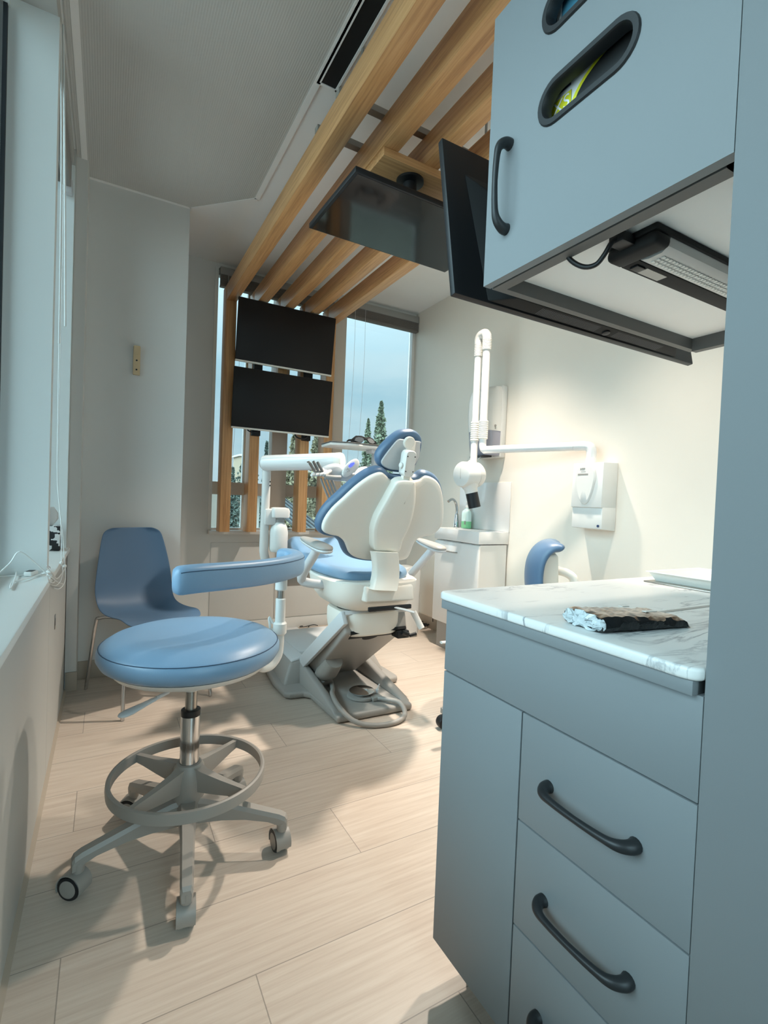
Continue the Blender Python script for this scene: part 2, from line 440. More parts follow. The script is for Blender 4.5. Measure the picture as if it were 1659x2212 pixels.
# ------------------------------------------------------------------ lights
SKY_SIDE = 5.4
def world():
    w = bpy.data.worlds.new('sky'); S.world = w; w.use_nodes = True
    nt = w.node_tree; L = nt.links; N = nt.nodes.new; bg = nt.nodes['Background']
    tc = N('ShaderNodeTexCoord'); sp = N('ShaderNodeSeparateXYZ'); L.new(tc.outputs['Generated'], sp.inputs[0])
    r = N('ShaderNodeValToRGB'); e = r.color_ramp.elements
    e[0].position = 0; e[0].color = (.22, .27, .29, 1); e[1].position = 1; e[1].color = (3.2, 3.9, 4.1, 1)
    for p, c in ((.012, (.39, .49, .55, 1)), (.06, (.39, .50, .56, 1)), (.22, (.30, .47, .57, 1)), (.40, (.68, .9, 1.02, 1)), (.65, (1.7, 2.1, 2.3, 1))):
        k = e.new(p); k.color = c
    L.new(sp.outputs[2], r.inputs[0])
    mp = N('ShaderNodeMapping'); mp.inputs['Scale'].default_value = (1, 1, 4); L.new(tc.outputs['Generated'], mp.inputs[0])
    n = N('ShaderNodeTexNoise'); n.inputs['Scale'].default_value = 3.2; n.inputs['Detail'].default_value = 6; L.new(mp.outputs[0], n.inputs['Vector'])
    mr = N('ShaderNodeMapRange'); mr.inputs[1].default_value = .38; mr.inputs[2].default_value = .68; mr.inputs[3].default_value = 0; mr.inputs[4].default_value = .5
    L.new(n.outputs['Fac'], mr.inputs[0])
    mx = N('ShaderNodeMix'); mx.data_type = 'RGBA'; L.new(mr.outputs[0], mx.inputs[0]); L.new(r.outputs[0], mx.inputs[6]); mx.inputs[7].default_value = (.62, .68, .71, 1)
    L.new(mx.outputs[2], bg.inputs[0])
    # sky strength raised to the left and behind, boosting daylight through those windows
    ng = N('ShaderNodeMapRange'); ng.interpolation_type = 'SMOOTHSTEP'; ng.inputs[1].default_value = -.10; ng.inputs[2].default_value = -.75; ng.inputs[3].default_value = 1; ng.inputs[4].default_value = SKY_SIDE
    mn = N('ShaderNodeMath'); mn.operation = 'MINIMUM'; L.new(sp.outputs[0], mn.inputs[0]); L.new(sp.outputs[1], mn.inputs[1])
    L.new(mn.outputs[0], ng.inputs[0]); L.new(ng.outputs[0], bg.inputs[1])
world()
def area(name, loc, size, rot, power=0, col=(1, 1, 1), portal=False):
    l = bpy.data.lights.new(name, 'AREA'); l.shape = 'RECTANGLE'; l.size, l.size_y = size; l.energy = power; l.color = col
    o = bpy.data.objects.new(name, l); COL.objects.link(o); o.location = loc; o.rotation_euler = rot
    if portal: l.cycles.is_portal = True
    return o
area('left_window_portal', (-.40, 1.56, 1.8), (2.0, 3.12), (0, -PI/2, 0), portal=True)
area('added_window_portal', (1.12, BY-.12, 1.5), (2.45, 2.5), (PI/2, 0, 0), portal=True)  # portal of the added back window
area('far_window_portal', (1.62, FY+.10, 1.84), (1.84, 2.0), (-PI/2, 0, 0), portal=True)
def downlight(x, y, power, label, tilt=0, cone=1.6):
    t = thing('downlight', (x, y, CZ), label, 'ceiling light', 'recessed ceiling downlights')
    MB().lathe([(.05, 0), (.075, 0), (.078, -.006), (.05, -.006)], (x, y, CZ), caps=False).build('rim', M['white'], t)
    MB().lathe([(.052, -.001), (.0, -.001)], (x, y, CZ), caps=False).build('lens', M['lamp'], t)
    l = bpy.data.lights.new('downlight_lamp', 'SPOT'); l.energy = power; l.color = (1, .885, .765); l.spot_size = cone; l.spot_blend = 1; l.shadow_soft_size = .05
    o = bpy.data.objects.new('downlight_lamp', l); COL.objects.link(o); o.location = (x, y, CZ-.02); o.rotation_euler = (0, math.radians(tilt), 0)
M['lamp'] = mat('warm_lamp_lens', '#fff0dc', .4, emit=6)
for x, y, p, ti, sz, lab in ((1.95, 2.45, 250, 10, 1.6, 'round recessed downlight in the ceiling above the dental chair'), (1.95, 1.42, 112, 8, 1.6, 'round recessed downlight in the ceiling between worktop and dental chair'),
                     (1.80, .62, 62, -4, 1.1, 'round downlight added over the worktop to brighten the counter and cabinet underside')):  # third lamp is added, to lift the counter and the cabinet underside
    downlight(x, y, p, lab, ti, sz)
S.view_settings.view_transform = 'Standard'; S.view_settings.look = 'None'; S.view_settings.exposure = .66; S.view_settings.gamma = 1
S.view_settings.use_curve_mapping = False
cy = S.cycles
cy.use_denoising = True; cy.max_bounces = 8; cy.diffuse_bounces = 5; cy.glossy_bounces = 4; cy.transmission_bounces = 6; cy.transparent_max_bounces = 12
cy.caustics_reflective = False; cy.caustics_refractive = False; cy.sample_clamp_indirect = 6; cy.blur_glossy = .5
# ------------------------------------------------------------------ base cabinet and worktop
FX = .69                       # plane of the cabinet fronts
lc = thing('base_cabinet', (1.0, .63, 0), 'blue-grey base cabinet with black bow handles under the marble worktop', 'cabinet')
b_ = MB(); b_.box(FX+.02, 1.95, .354, .913, .10, .878); b_.build('body', M['cab'], lc)
box('toe_kick', M['cab'], .775, 1.93, .36, .892, 0, .10, parent=lc)
G = .0015
box('apron_panel', M['cab'], FX, FX+.019, .3518, .915, .734+G, .878, parent=lc, bev=.0012)
box('top_rail', M['cab'], FX-.012, FX+.019, .360, .920, .878, .898, parent=lc, bev=.001)
box('door', M['cab'], FX, FX+.019, .668+G, .915, .10, .734-G, parent=lc, bev=.0012)
for (z0, z1), hz in zip(((.53, .734), (.329, .53), (.10, .329)), (.628, .424, .212)):
    d = box('drawer', M['cab'], FX, FX+.019, .3518, .668-G, z0+G, z1-G, parent=lc, bev=.0012)
    bow_handle(d, (FX+.001, .598, hz), (FX+.001, .434, hz), (-1, 0, 0))
# worktop with a rounded edge
wt = MB()
lp = [(.708+.0, .930), (2.0, .930), (2.0, .30), (.705, .30)]
lo = [(.672, .352), (.672, .90), (.676, .918), (.686, .928), (.704, .932), (2.0, .932), (2.0, .352), (.69, .352)]
lo = [(.687, .352), (.679, .356), (.674, .364), (.672, .376), (.672, .908), (.675, .920), (.684, .929), (.698, .932), (2.0, .932), (2.0, .352)]
wt.prism([(x, y, .898) for x, y in lo], (0, 0, .018), bev=.005, seg=3, ang=1.2)
top = wt.build('worktop', M['marble'])
tag(top, 'white worktop with grey marble veins on the blue-grey base cabinet', 'worktop')
s_ = MB(); s_.box(.716, 1.95, .584, .5955, .9155, .9166)
s_.build('joint_strip', M['grey'], top)['label'] = 'grey joint strip'

# tall unit at the near right
tc_ = thing('tall_cabinet', (1.0, -.1, 0), 'blue-grey tall cabinet side rising from floor to ceiling beside the worktop', 'cabinet')
box('body', M['cab'], FX+.02, 1.40, -.60, .352, 0, 2.52, parent=tc_)
box('door', M['cab'], FX, FX+.019, -.60, .3512, .02, 2.52, parent=tc_, bev=.0012)

# ------------------------------------------------------------------ wall cabinet over the worktop
UZ0, UZ1, UY1, UX1 = 1.583, 2.14, .835, 1.462
uc = thing('wall_cabinet', (1.05, .6, UZ0), 'blue-grey overhead cabinet with two black oval openings in its door', 'cabinet')
m = MB(); t = .018
X0 = FX+.024
m.box(X0, X0+.026, .354, UY1, UZ0, UZ0+.034)                       # front rail
m.box(X0+.026, UX1, UY1-.018, UY1, UZ0, UZ1)                        # far side
m.box(UX1-.022, UX1, .354, UY1-.018, UZ0-.006, UZ1)
m.box(X0, UX1, .354, .372, UZ0, UZ1)
m.box(X0, UX1-.022, .372, UY1, UZ1-.018, UZ1)
m.box(X0, X0+.018, UY1-.018, UY1, UZ0+.034, UZ1)
m.build('body', M['edge'], uc)
box('bottom_panel', M['cab_in'], X0+.02, UX1-.022, .372, UY1-.018, UZ0+.030, UZ0+.046, parent=uc)
box('shelf', M['cab_in'], X0+.02, UX1-.022, .372, UY1-.018, 1.93, 1.945, parent=uc)
# door: a slab with two pill-shaped holes
def pill(cy, cz, L, H, n=14):
    out = []; r = H/2
    for s, a0 in ((1, -90), (-1, 90)):
        for i in range(n+1):
            a = math.radians(a0+180*i/n); out.append((cy+s*(L/2-r)+r*math.cos(a), cz+r*math.sin(a)))
    return out
PILLS = [(.595, 1.855), (.595, 2.022)]
def door_with_holes():
    bm = bmesh.new()
    outer = [(.3518, UZ0), (UY1, UZ0), (UY1, UZ1), (.3518, UZ1)]
    loops = [outer] + [pill(y, z, .196, .076) for y, z in PILLS]
    es = []
    for l in loops:
        vs = [bm.verts.new((FX, y, z)) for y, z in l]
        es += [bm.edges.new((vs[i], vs[(i+1) % len(vs)])) for i in range(len(vs))]
    bmesh.ops.triangle_fill(bm, use_beauty=True, use_dissolve=False, edges=es)
    # drop faces that landed in the holes
    for f in list(bm.faces):
        c = f.calc_center_median()
        for y, z in PILLS:
            dy = max(abs(c.y-y)-(.098-.038), 0)
            if math.hypot(dy, c.z-z) < .0375: bm.faces.remove(f); break
    r = bmesh.ops.extrude_face_region(bm, geom=bm.faces[:])
    bmesh.ops.translate(bm, vec=(.019, 0, 0), verts=[v for v in r['geom'] if isinstance(v, bmesh.types.BMVert)])
    mb = MB(); mb.bm.free(); mb.bm = bm
    return mb.build('door', M['cab'], uc, smooth=False)
dr = door_with_holes()
for y, z in PILLS:
    q = MB()
    o = pill(y, z, .206, .086); i_ = pill(y, z, .179, .059)
    q.rings([[(FX-.001, a, b) for a, b in o], [(FX-.004, a, b) for a, b in pill(y, z, .202, .082)], [(FX-.004, a, b) for a, b in pill(y, z, .183, .063)],
             [(FX-.001, a, b) for a, b in i_], [(FX+.0205, a, b) for a, b in i_], [(FX+.0205, a, b) for a, b in pill(y, z, .194, .074)], [(FX-.001, a, b) for a, b in pill(y, z, .1945, .0745)]], caps=False)
    q.build('opening_ring', M['handle'], dr)
bow_handle(dr, (FX+.001, .772, 1.843), (FX+.001, .772, 1.675), (-1, 0, 0))

# glove boxes seen through the openings
M['gb_white'] = mat('carton_white', '#e8eaec', .5); M['gb_yellow'] = mat('carton_yellow', '#d6cf2a', .5); M['gb_navy'] = mat('carton_navy', '#1d2440', .5); M['gb_teal'] = mat('carton_teal', '#4c8ba6', .5)
GX = .722
gb = thing('glove_box', (.80, .60, 1.62), 'white and yellow glove box marked XS inside the lower oval opening', 'box')
box('carton', M['gb_white'], GX+.002, GX+.12, .49, .735, UZ0+.047, 1.925, parent=gb)
gm = MB()
def ell(cy, cz, a, b, n=40): return [(cy+a*math.cos(2*PI*i/n), cz+b*math.sin(2*PI*i/n)) for i in range(n)]
gm.prism([(GX+.001, y, z) for y, z in ell(.545, 1.840, .109, .067)], (-.001, 0, 0)); gm.build('yellow_border', M['gb_yellow'], gb)
gm = MB(); gm.prism([(GX, y, z) for y, z in ell(.545, 1.838, .100, .061)], (-.001, 0, 0)); gm.build('tear_opening', M['blackm'], gb)
gm = MB(); gm.box(GX, GX+.001, .651, .735, 1.80, 1.883); gm.build('size_patch', M['gb_yellow'], gb)
gm = MB(); gm.box(GX, GX+.001, .653, .735, 1.893, 1.92); gm.build('blue_patch', M['gb_navy'], gb)
def text(name, body, size, loc, rot, m, parent=None, depth=.0003, align='CENTER'):
    cu = bpy.data.curves.new(name, 'FONT'); cu.body = body; cu.size = size; cu.extrude = depth; cu.align_x = align; cu.align_y = 'CENTER'
    o = bpy.data.objects.new(name, cu); COL.objects.link(o); o.location = loc; o.rotation_euler = rot
    me = bpy.data.meshes.new_from_object(o); bpy.data.objects.remove(o)
    o = bpy.data.objects.new(name, me); COL.objects.link(o); o.location = loc; o.rotation_euler = rot
    me.materials.clear(); me.materials.append(m)
    if parent is not None: attach(o, parent)
    return o
XF = (PI/2, 0, -PI/2)          # reads from the aisle (looking towards +X)
text('size_letters', 'XS', .034, (GX-.0006, .6725, 1.867), XF, M['gb_white'], gb)
gb2 = thing('glove_box', (.80, .60, 1.95), 'teal and white glove box behind the upper oval opening', 'box')
box('carton', M['gb_teal'], GX+.002, GX+.12, .49, .683, 1.9455, 2.10, parent=gb2)
box('white_edge', M['gb_white'], GX, GX+.10, .684, .694, 1.946, 2.10, parent=gb2)

# LED bar under the wall cabinet
lb = thing('led_light_bar', (1.1, .58, UZ0), 'black LED light bar under the overhead cabinet, switched off', 'lamp')
LZ = UZ0+.030
h = MB(); h.box(.805, 1.40, .525, .625, LZ-.012, LZ, bev=.003)
h.box(.805, .850, .525, .625, LZ-.034, LZ-.010, bev=.010, seg=3)
h.box(.85, 1.40, .588, .625, LZ-.030, LZ-.010, bev=.003); h.build('housing', M['blackm'], lb)
M['diffuser'] = mat('ribbed_clear_diffuser', '#c4c3c0', .28, spec=.6)
q = MB(); prof = [(.530, LZ-.012), (.533, LZ-.026), (.545, LZ-.033), (.570, LZ-.034), (.585, LZ-.030), (.586, LZ-.012)]
q.prism([(.852, y, z) for y, z in prof], (.545, 0, 0)); q.build('diffuser', M['diffuser'], lb)
q = MB(); random.seed(3)
for i in range(52):
    x = .866+i*.0101
    for y in (.548, .558, .568):
        q.box(x, x+.006, y, y+.006, LZ-.0355, LZ-.0338)
q.build('led_strip', mat('led_chips', '#e4e2dc', .35), lb)['kind'] = 'stuff'
box('rocker_switch', M['black'], .862, .886, .597, .614, LZ-.034, LZ-.030, parent=lb, bev=.001)
box('rating_label', mat('silver_label', '#b9b4ad', .4), .892, .955, .597, .618, LZ-.0308, LZ-.0300, parent=lb)
pl = MB(); pl.box(.772, .806, .565, .595, LZ-.024, LZ-.006, bev=.003)
pl.tube([(.776, .580, LZ-.015), (.768, .585, LZ-.022), (.765, .597, LZ-.040), (.762, .612, LZ-.052), (.752, .632, LZ-.050), (.738, .652, LZ-.030), (.728, .662, LZ+.005)], .0045, n=10, smooth=5)
pl.build('power_cord', M['black'], lb)

# ------------------------------------------------------------------ wide monitor on the far end of the wall cabinet
um = thing('ultrawide_monitor', (1.2, .95, 1.62), 'wide black monitor tilted down behind the overhead cabinet, seen from behind', 'monitor')
T = V((0, .079, .405)).normalized(); NB = V((0, -T.z, T.y))    # up along the panel, out of its back
P0 = V((0, .95, 1.612)); MX0, MX1 = .700, 1.688
def mp_(x, a, n): return V((x, 0, 0)) + P0 + T*a + NB*n
q = MB(); H_ = .415
pr = [(0, -.018), (H_, -.018), (H_, 0), (.0, .0)]
q.prism([mp_(MX0, a, n) for a, n in pr], (MX1-MX0, 0, 0), bev=.003); q.build('panel', M['black'], um)
box_ = MB(); box_.hexa([mp_(MX0+.10, .004, 0), mp_(MX1-.10, .004, 0), mp_(MX1-.16, .004, .040), mp_(MX0+.16, .004, .040),
                        mp_(MX0+.06, .34, 0), mp_(MX1-.06, .34, 0), mp_(MX1-.14, .26, .042), mp_(MX0+.14, .26, .042)], bev=.004)
box_.build('back_cover', M['blackm'], um)
for x0, x1 in ((.955, 1.185), (1.255, 1.475)):
    q = MB()
    for i in range(int((x1-x0)/.006)):
        x = x0+i*.006
        q.hexa([mp_(x, .0035, .006), mp_(x+.0025, .0035, .006), mp_(x+.0025, .0035, .034), mp_(x, .0035, .034),
                mp_(x, .006, .006), mp_(x+.0025, .006, .006), mp_(x+.0025, .006, .034), mp_(x, .006, .034)])
    q.build('vent_grille', M['vent'], um)['kind'] = 'stuff'
q = MB(); c = mp_(1.22, .004, .018); q.lathe([(.011, 0), (.011, .004), (.006, .006), (0, .006)], c, -T); q.build('joystick_button', M['handle'], um)
q = MB(); q.box(1.11, 1.29, UY1+.001, UY1+.018, 1.70, 1.88, bev=.002); q.box(1.16, 1.24, UY1+.015, .93, 1.76, 1.82, bev=.004); q.build('mount_arm', M['blackm'], um)

# ------------------------------------------------------------------ oak slats: a post and a beam each
SX = [.738+.2012*i for i in range(5)]; SW = .073
ORD = ['first from the window jamb', 'second from the left', 'middle one of five', 'second from the right', 'last before the sink window']
for i, x in enumerate(SX):
    lab = ['oak slat nearest the left column, post left of the wall monitors', 'oak slat second from the left column, post rising beside the delivery arm elbow',
           'middle oak slat of five, behind the wall monitors', 'oak slat fourth from the left column, post behind the instrument arm', 'oak slat nearest the bare window pane'][i]
    s = thing('oak_slat', (x+SW/2, 3.8, 0), lab, 'timber slat', 'five oak slats bent from window to ceiling')
    box('post', M['oak_z'], x, x+SW, 3.80, 3.93, (.836 if i != 2 else 1.72), 2.6645, parent=s, bev=.0015)
    box('beam', M['oak_y'], x+.0002, x+SW-.0002, -1.6, 3.7995, 2.55, 2.665, parent=s, bev=.0015)
for y, lab in ((2.03, 'farther'), (1.81, 'nearer')):
    h = thing('hanger_rail', (1.2, y, 2.68), f'grey steel hanger rail across the oak slats, the {lab} of two', 'bracket', 'hanger rails over the oak slats')
    box('rail', M['grey_d'], SX[0], SX[4]+SW, y-.016, y+.016, 2.6652, 2.690, parent=h)
    for x in (SX[0]+.10, SX[3]+.13):
        MB().cyl((x, y, 2.69), (x, y, CZ), .006, 10).build('rod', M['grey_d'], h)

# ------------------------------------------------------------------ two monitors on the posts
def wall_monitor(zt, zb, yt, yb, x0, x1, lab):
    t = thing('wall_monitor', ((x0+x1)/2, yb, zb), lab, 'monitor', 'monitors stacked on the oak posts')
    d = V((0, yt-yb, zt-zb)); T_ = d.normalized(); N_ = V((0, T_.z, -T_.y))    # towards the wall
    o = V((0, yb, zb)); L_ = d.length
    def p(x, a, n): return V((x, 0, 0))+o+T_*a+N_*n
    q = MB(); q.prism([p(x0, .012, 0), p(x0, L_, 0), p(x0, L_, .022), p(x0, .012, .022)], (x1-x0, 0, 0), bev=.002); q.build('screen', M['screen_off'], t)
    q = MB(); q.prism([p(x0, 0, -.001), p(x0, .0125, -.001), p(x0, .0125, .024), p(x0, 0, .024)], (x1-x0, 0, 0), bev=.001); q.build('chin', M['cream'], t)
    q = MB(); q.prism([p(x0+.12, .04, .022), p(x0+.12, L_-.14, .022), p(x0+.12, L_-.18, .05), p(x0+.12, .06, .05)], (x1-x0-.24, 0, 0)); q.build('back_cover', M['black'], t)
    for xb in (SX[1], SX[3]):
        MB().box(xb+.005, xb+SW-.005, 3.755, 3.7995, zb-.035, zt-.12, bev=.002).build('mount_bracket', M['blackm'], t)
    return t
tu = wall_monitor(2.541, 2.095, 3.66, 3.715, .795, 1.551, 'upper of two switched-off black monitors on the oak posts')
tl_ = wall_monitor(2.045, 1.605, 3.672, 3.715, .781, 1.548, 'lower of two switched-off black monitors on the oak posts')
q = MB(); q.tube([(.90, 3.75, 1.62), (.915, 3.75, 1.60), (.945, 3.75, 1.592), (.98, 3.75, 1.60), (.99, 3.76, 1.63)], .005, n=8, smooth=5); q.build('cable', M['black'], tl_)
q = MB(); q.tube([(1.27, 3.75, 1.63), (1.285, 3.75, 1.595), (1.32, 3.75, 1.58), (1.36, 3.75, 1.585), (1.385, 3.76, 1.61)], .006, n=8, smooth=5)
q.build('cable', M['black'], tl_)

# ------------------------------------------------------------------ monitor hung flat under the slats
cm = thing('ceiling_monitor', (1.12, 1.88, 2.32), 'glossy black monitor hung flat below the oak ceiling slats', 'monitor')
A, B_, Cc, D_ = at(768, 370, Z=2.30), at(667, 493, Z=2.30), at(961, 589, Z=2.30), None
D_ = A+(Cc-B_)
def cmq(k, z):
    c = (A+Cc)/2
    return [c+(p-c)*k+V((0, 0, z)) for p in (A, B_, Cc, D_)]
q = MB(); q.prism(cmq(1, 0), (0, 0, .022), bev=.003); q.build('bezel', M['black'], cm)
q = MB(); q.prism([p+V((0, 0, -.001)) for p in cmq(.965, 0)], (0, 0, .003)); q.build('screen', M['screen'], cm)
q = MB(); q.prism(cmq(.72, .022), (0, 0, .03), bev=.008); q.build('back_cover', M['blackm'], cm)
cc = (A+Cc)/2
q = MB(); q.lathe([(.085, .05), (.095, .06), (.095, .075), (.075, .085), (.03, .09), (.03, .20), (.06, .205), (.06, .215)], cc); q.build('swivel_mount', M['black'], cm)
bd = MB(); bd.box(.945, 1.44, 1.80, 2.25, 2.515, 2.5495, bev=.002)
bd = tag(bd.build('mounting_board', M['oak_x']), 'oak board under the ceiling slats carrying the flat monitor', 'board')
# ------------------------------------------------------------------ operator stool in the foreground
SCX, SCY = .243, 1.605
st = thing('operator_stool', (SCX, SCY, 0), 'round blue vinyl operator stool with armrest bar and grey foot ring in the foreground', 'stool')
def so(x, y, z): return V((SCX+x, SCY+y, z))
def sr(r, deg, z): return so(r*math.cos(math.radians(deg)), r*math.sin(math.radians(deg)), z)
q = MB(); q.lathe([(0, .604), (.20, .604), (.236, .608), (.252, .618), (.262, .636), (.262, .652), (.256, .663), (.250, .669), (.232, .681), (.205, .690), (.17, .692), (.12, .686), (.06, .681), (0, .680)], so(0, 0, 0), n=72)
seat = q.build('seat', M['blue'], st)
q = MB(); q.tube([sr(.2555, i*6, .6645) for i in range(60)], .0014, n=6, wrap=True); q.build('seam', M['stitch'], seat)
q = MB(); q.lathe([(0, .558), (.06, .560), (.17, .570), (.218, .588), (.232, .6045), (.20, .6055), (0, .6055)], so(0, 0, 0), n=48)
q.lathe([(.026, .512), (.032, .525), (.055, .552), (.055, .57), (0, .57)], so(0, 0, 0), n=32); q.build('seat_plate', M['white'], st)
# height lever with a flat paddle
a, b = at(362, 1496, Y=1.50), at(258, 1549, Y=1.395)
lv = MB(); d = (b-a)
lv.tube([so(-.02, -.01, .575), a, a+d*.25], .0055, n=10)
pt = [a+d*t for t in (.2, .32, .48, .65, .82, .94, 1.0)]
lv.tube(pt, [.006, .010, .011, .014, .0165, .014, .006], n=14, smooth=3, flat=(1, .42, (0, 0, 1)))
lv.build('height_lever', M['lgrey'], st)
q = MB(); q.cyl(so(0, 0, .42), so(0, 0, .55), .0175, 24); q.build('gas_strut', M['steel'], st)
q = MB(); q.lathe([(.024, .452), (.0285, .450), (.0285, .434), (.0265, .430), (0, .430), ], so(0, 0, 0)); q.lathe([(.019, .440), (.024, .452)], so(0, 0, 0), caps=False); q.build('strut_collar', M['black'], st)
q = MB(); q.lathe([(.0285, .268), (.0285, .432), (.02, .433), (0, .433)], so(0, 0, 0), n=40); q.build('column', M['chrome'], st)
# foot ring
fr_ = MB(); R_ = .222; zc = .248
fr_.rings([[sr(R_+dr_, i*4.5, z) for i in range(80)] for dr_, z in ((-.006, zc-.016), (.0, zc-.017), (.006, zc-.016), (.0075, zc), (.006, zc+.015), (0, zc+.017), (-.006, zc+.015), (-.006, zc))], caps=False, wrap=True)
ring = fr_.build('foot_ring', M['grey_d'], st)
for k in range(4):
    q = MB(); A = 38+90*k
    rd = V((math.cos(math.radians(A)), math.sin(math.radians(A)), 0)); td = V((-rd.y, rd.x, 0))
    loops = []
    for r_, w_, z0, z1 in ((.022, .020, .205, .282), (.06, .0135, .207, .272), (.13, .010, .217, .264), (.19, .008, .228, .260), (.219, .008, .232, .258)):
        c = so(0, 0, 0)+rd*r_
        loops.append([c+td*w_+V((0, 0, z1)), c-td*w_+V((0, 0, z1)), c-td*w_*.7+V((0, 0, z0)), c+td*w_*.7+V((0, 0, z0))])
    q.rings(loops); q.build('spoke', M['grey_d'], ring)
q = MB(); q.lathe([(.043, .166), (.047, .175), (.047, .24), (.044, .272), (.036, .284), (.029, .286), (.029, .27)], so(0, 0, 0), n=32); q.build('hub', M['grey_d'], st)
for k in range(5):
    A = -98+72*k
    rd = V((math.cos(math.radians(A)), math.sin(math.radians(A)), 0)); td = V((-rd.y, rd.x, 0))
    q = MB(); loops = []
    for r_, w_, z0, z1 in ((.02, .030, .105, .182), (.055, .027, .108, .180), (.11, .022, .112, .168), (.18, .019, .112, .150), (.25, .0175, .104, .134), (.285, .017, .092, .126), (.302, .016, .080, .118), (.308, .013, .078, .108)):
        c = so(0, 0, 0)+rd*r_
        loops.append([c+td*w_*.72+V((0, 0, z1)), c-td*w_*.72+V((0, 0, z1)), c-td*w_+V((0, 0, z1-.012)), c-td*w_*.9+V((0, 0, z0)), c+td*w_*.9+V((0, 0, z0)), c+td*w_+V((0, 0, z1-.012))])
    q.rings(loops); c = so(0, 0, 0)+rd*.292
    q.lathe([(.0145, .070), (.0165, .082), (.0165, .098)], c)
    leg = q.build('leg', M['grey_d'], st, ang=.45)
    # twin-wheel caster, each swivelled its own way
    sw = math.radians([-8, 4, 20, 60, 52][k]); ax = V((math.cos(sw), math.sin(sw), 0)); fw = V((-ax.y, ax.x, 0))
    cs = MB(); w = c+fw*.012+V((0, 0, .0335))
    cs.lathe([(.008, 0), (.008, .03)], c+V((0, 0, .045)))
    for s in (-1, 1):
        cs.lathe([(0, .005), (.030, .005), (.0335, .008), (.0335, .019), (.031, .0225), (.024, .024), (0, .024)], w, ax*s, n=28)
    # hood
    hp = [w-ax*.0235, w+ax*.0235]
    cs.rings([[p+(fw*math.cos(math.radians(t))+V((0, 0, 1))*math.sin(math.radians(t)))*.0372 for t in range(-25, 206, 14)]+[p+(fw*math.cos(math.radians(t))+V((0, 0, 1))*math.sin(math.radians(t)))*.0345 for t in range(205, -26, -14)] for p in hp])
    co_ = cs.build('caster', M['grey_d'], leg); co_.data.materials.append(M['black'])
    for pl_ in co_.data.polygons:
        v = pl_.center-w; axl = v.dot(ax); rr2 = (v-ax*axl).length
        if abs(axl) > .018 and .0255 < rr2 < .0335: pl_.material_index = 1
# armrest: white J tube, post and curved pad
pp = at(604, 1365, Y=1.70)
px_, py_ = pp.x, pp.y
q = MB()
q.tube([so(.10, .02, .590), (px_-.10, py_-.06, .575), (px_-.075, py_-.045, .535), (px_-.035, py_-.02, .528), (px_-.006, py_-.004, .555), (px_, py_, .60), (px_, py_, .645)], .0165, n=16, smooth=6)
q.lathe([(.019, .628), (.024, .634), (.024, .668), (.0185, .674)], (px_, py_, 0)); q.lathe([(.0175, .67), (.0175, .755), (.0145, .758)], (px_, py_, 0)); q.lathe([(.0165, .786), (.021, .79), (.021, .83)], (px_, py_, 0))
arm = q.build('armrest_post', M['white'], st)
q = MB(); q.cyl((px_, py_, .75), (px_, py_, .80), .0125, 20); q.build('inner_post', M['steel'], arm)
q = MB(); q.tube([(px_-.024, py_+.006, .668), (px_-.036, py_+.01, .69), (px_-.034, py_+.008, .665), (px_-.030, py_+.008, .640), (px_-.022, py_+.006, .650)], .0045, n=8, smooth=4); q.build('clamp_knob', M['white'], arm)
# pad path, left end near the viewer
keys = [(372, 1256, 1.47), (420, 1250, 1.485), (490, 1244, 1.53), (560, 1237, 1.59), (612, 1228, 1.66), (640, 1218, 1.745), (628, 1209, 1.81), (598, 1206, 1.85)]
path = [at(x, y, Y=yy) for x, y, yy in keys]
path, _ = spline(path, 0, 6)
q = MB(); loops = []; n = len(path); seam = []; seam2 = []
for i, p in enumerate(path):
    d = (path[min(i+1, n-1)]-path[max(i-1, 0)]).normalized(); up = V((0, 0, 1)); sd = d.cross(up).normalized()
    t = i/(n-1); e = min(t*14, (1-t)*14, 1); k = (1-(1-e)**2)**.5*.88+.12 if e < 1 else 1
    w_, h_ = .030*k, .041*(k*.8+.2)
    loops.append([p+sd*a*w_+up*b*h_ for a, b in [(math.copysign(abs(math.cos(u))**.62, math.cos(u)), math.copysign(abs(math.sin(u))**.62, math.sin(u))) for u in [j*2*PI/24 for j in range(24)]]])
    seam.append(p+sd*w_*.93+up*h_*.62)
q.rings(loops); pad = q.build('armrest_pad', M['blue'], st, ang=1.2)
q = MB(); q.tube(seam[2:-2], .0013, n=6); q.build('seam', M['stitch'], pad)

# ------------------------------------------------------------------ guest chair
gcx, gcy = .225, 3.0
fdir = V((.31, -.95, 0)).normalized(); rdir = V((-fdir.y, fdir.x, 0))
def gp(w, d, z): return V((gcx, gcy, 0))+rdir*w+fdir*d+V((0, 0, z))
gc = thing('guest_chair', (gcx, gcy, 0), 'blue plastic shell chair on chrome legs against the grey column', 'chair')
prof = [(.225, .425, .30), (.222, .436, .355), (.20, .443, .395), (.15, .442, .415), (.07, .432, .425), (-.02, .426, .43), (-.10, .428, .43), (-.155, .440, .425), (-.195, .470, .425), (-.222, .515, .43), (-.240, .57, .43), (-.254, .64, .415), (-.268, .71, .395), (-.283, .78, .37), (-.296, .84, .345), (-.303, .872, .325), (-.307, .890, .285), (-.309, .900, .22)]
grid = []
for d_, z_, w_ in prof:
    row = []
    for j in range(17):
        u = -1+2*j/16
        back = max(0, min(1, (z_-.45)/.2))
        curl = abs(u)**3
        row.append(gp(u*w_/2, d_+curl*.035*back, z_+curl*.028*(1-back)*(1 if d_ < .2 else .2)))
    grid.append(row)
bm = bmesh.new(); vg = [[bm.verts.new(p) for p in r_] for r_ in grid]
for a, b in zip(vg, vg[1:]):
    for j in range(16): bm.faces.new((a[j], a[j+1], b[j+1], b[j]))
mb = MB(); mb.bm.free(); mb.bm = bm
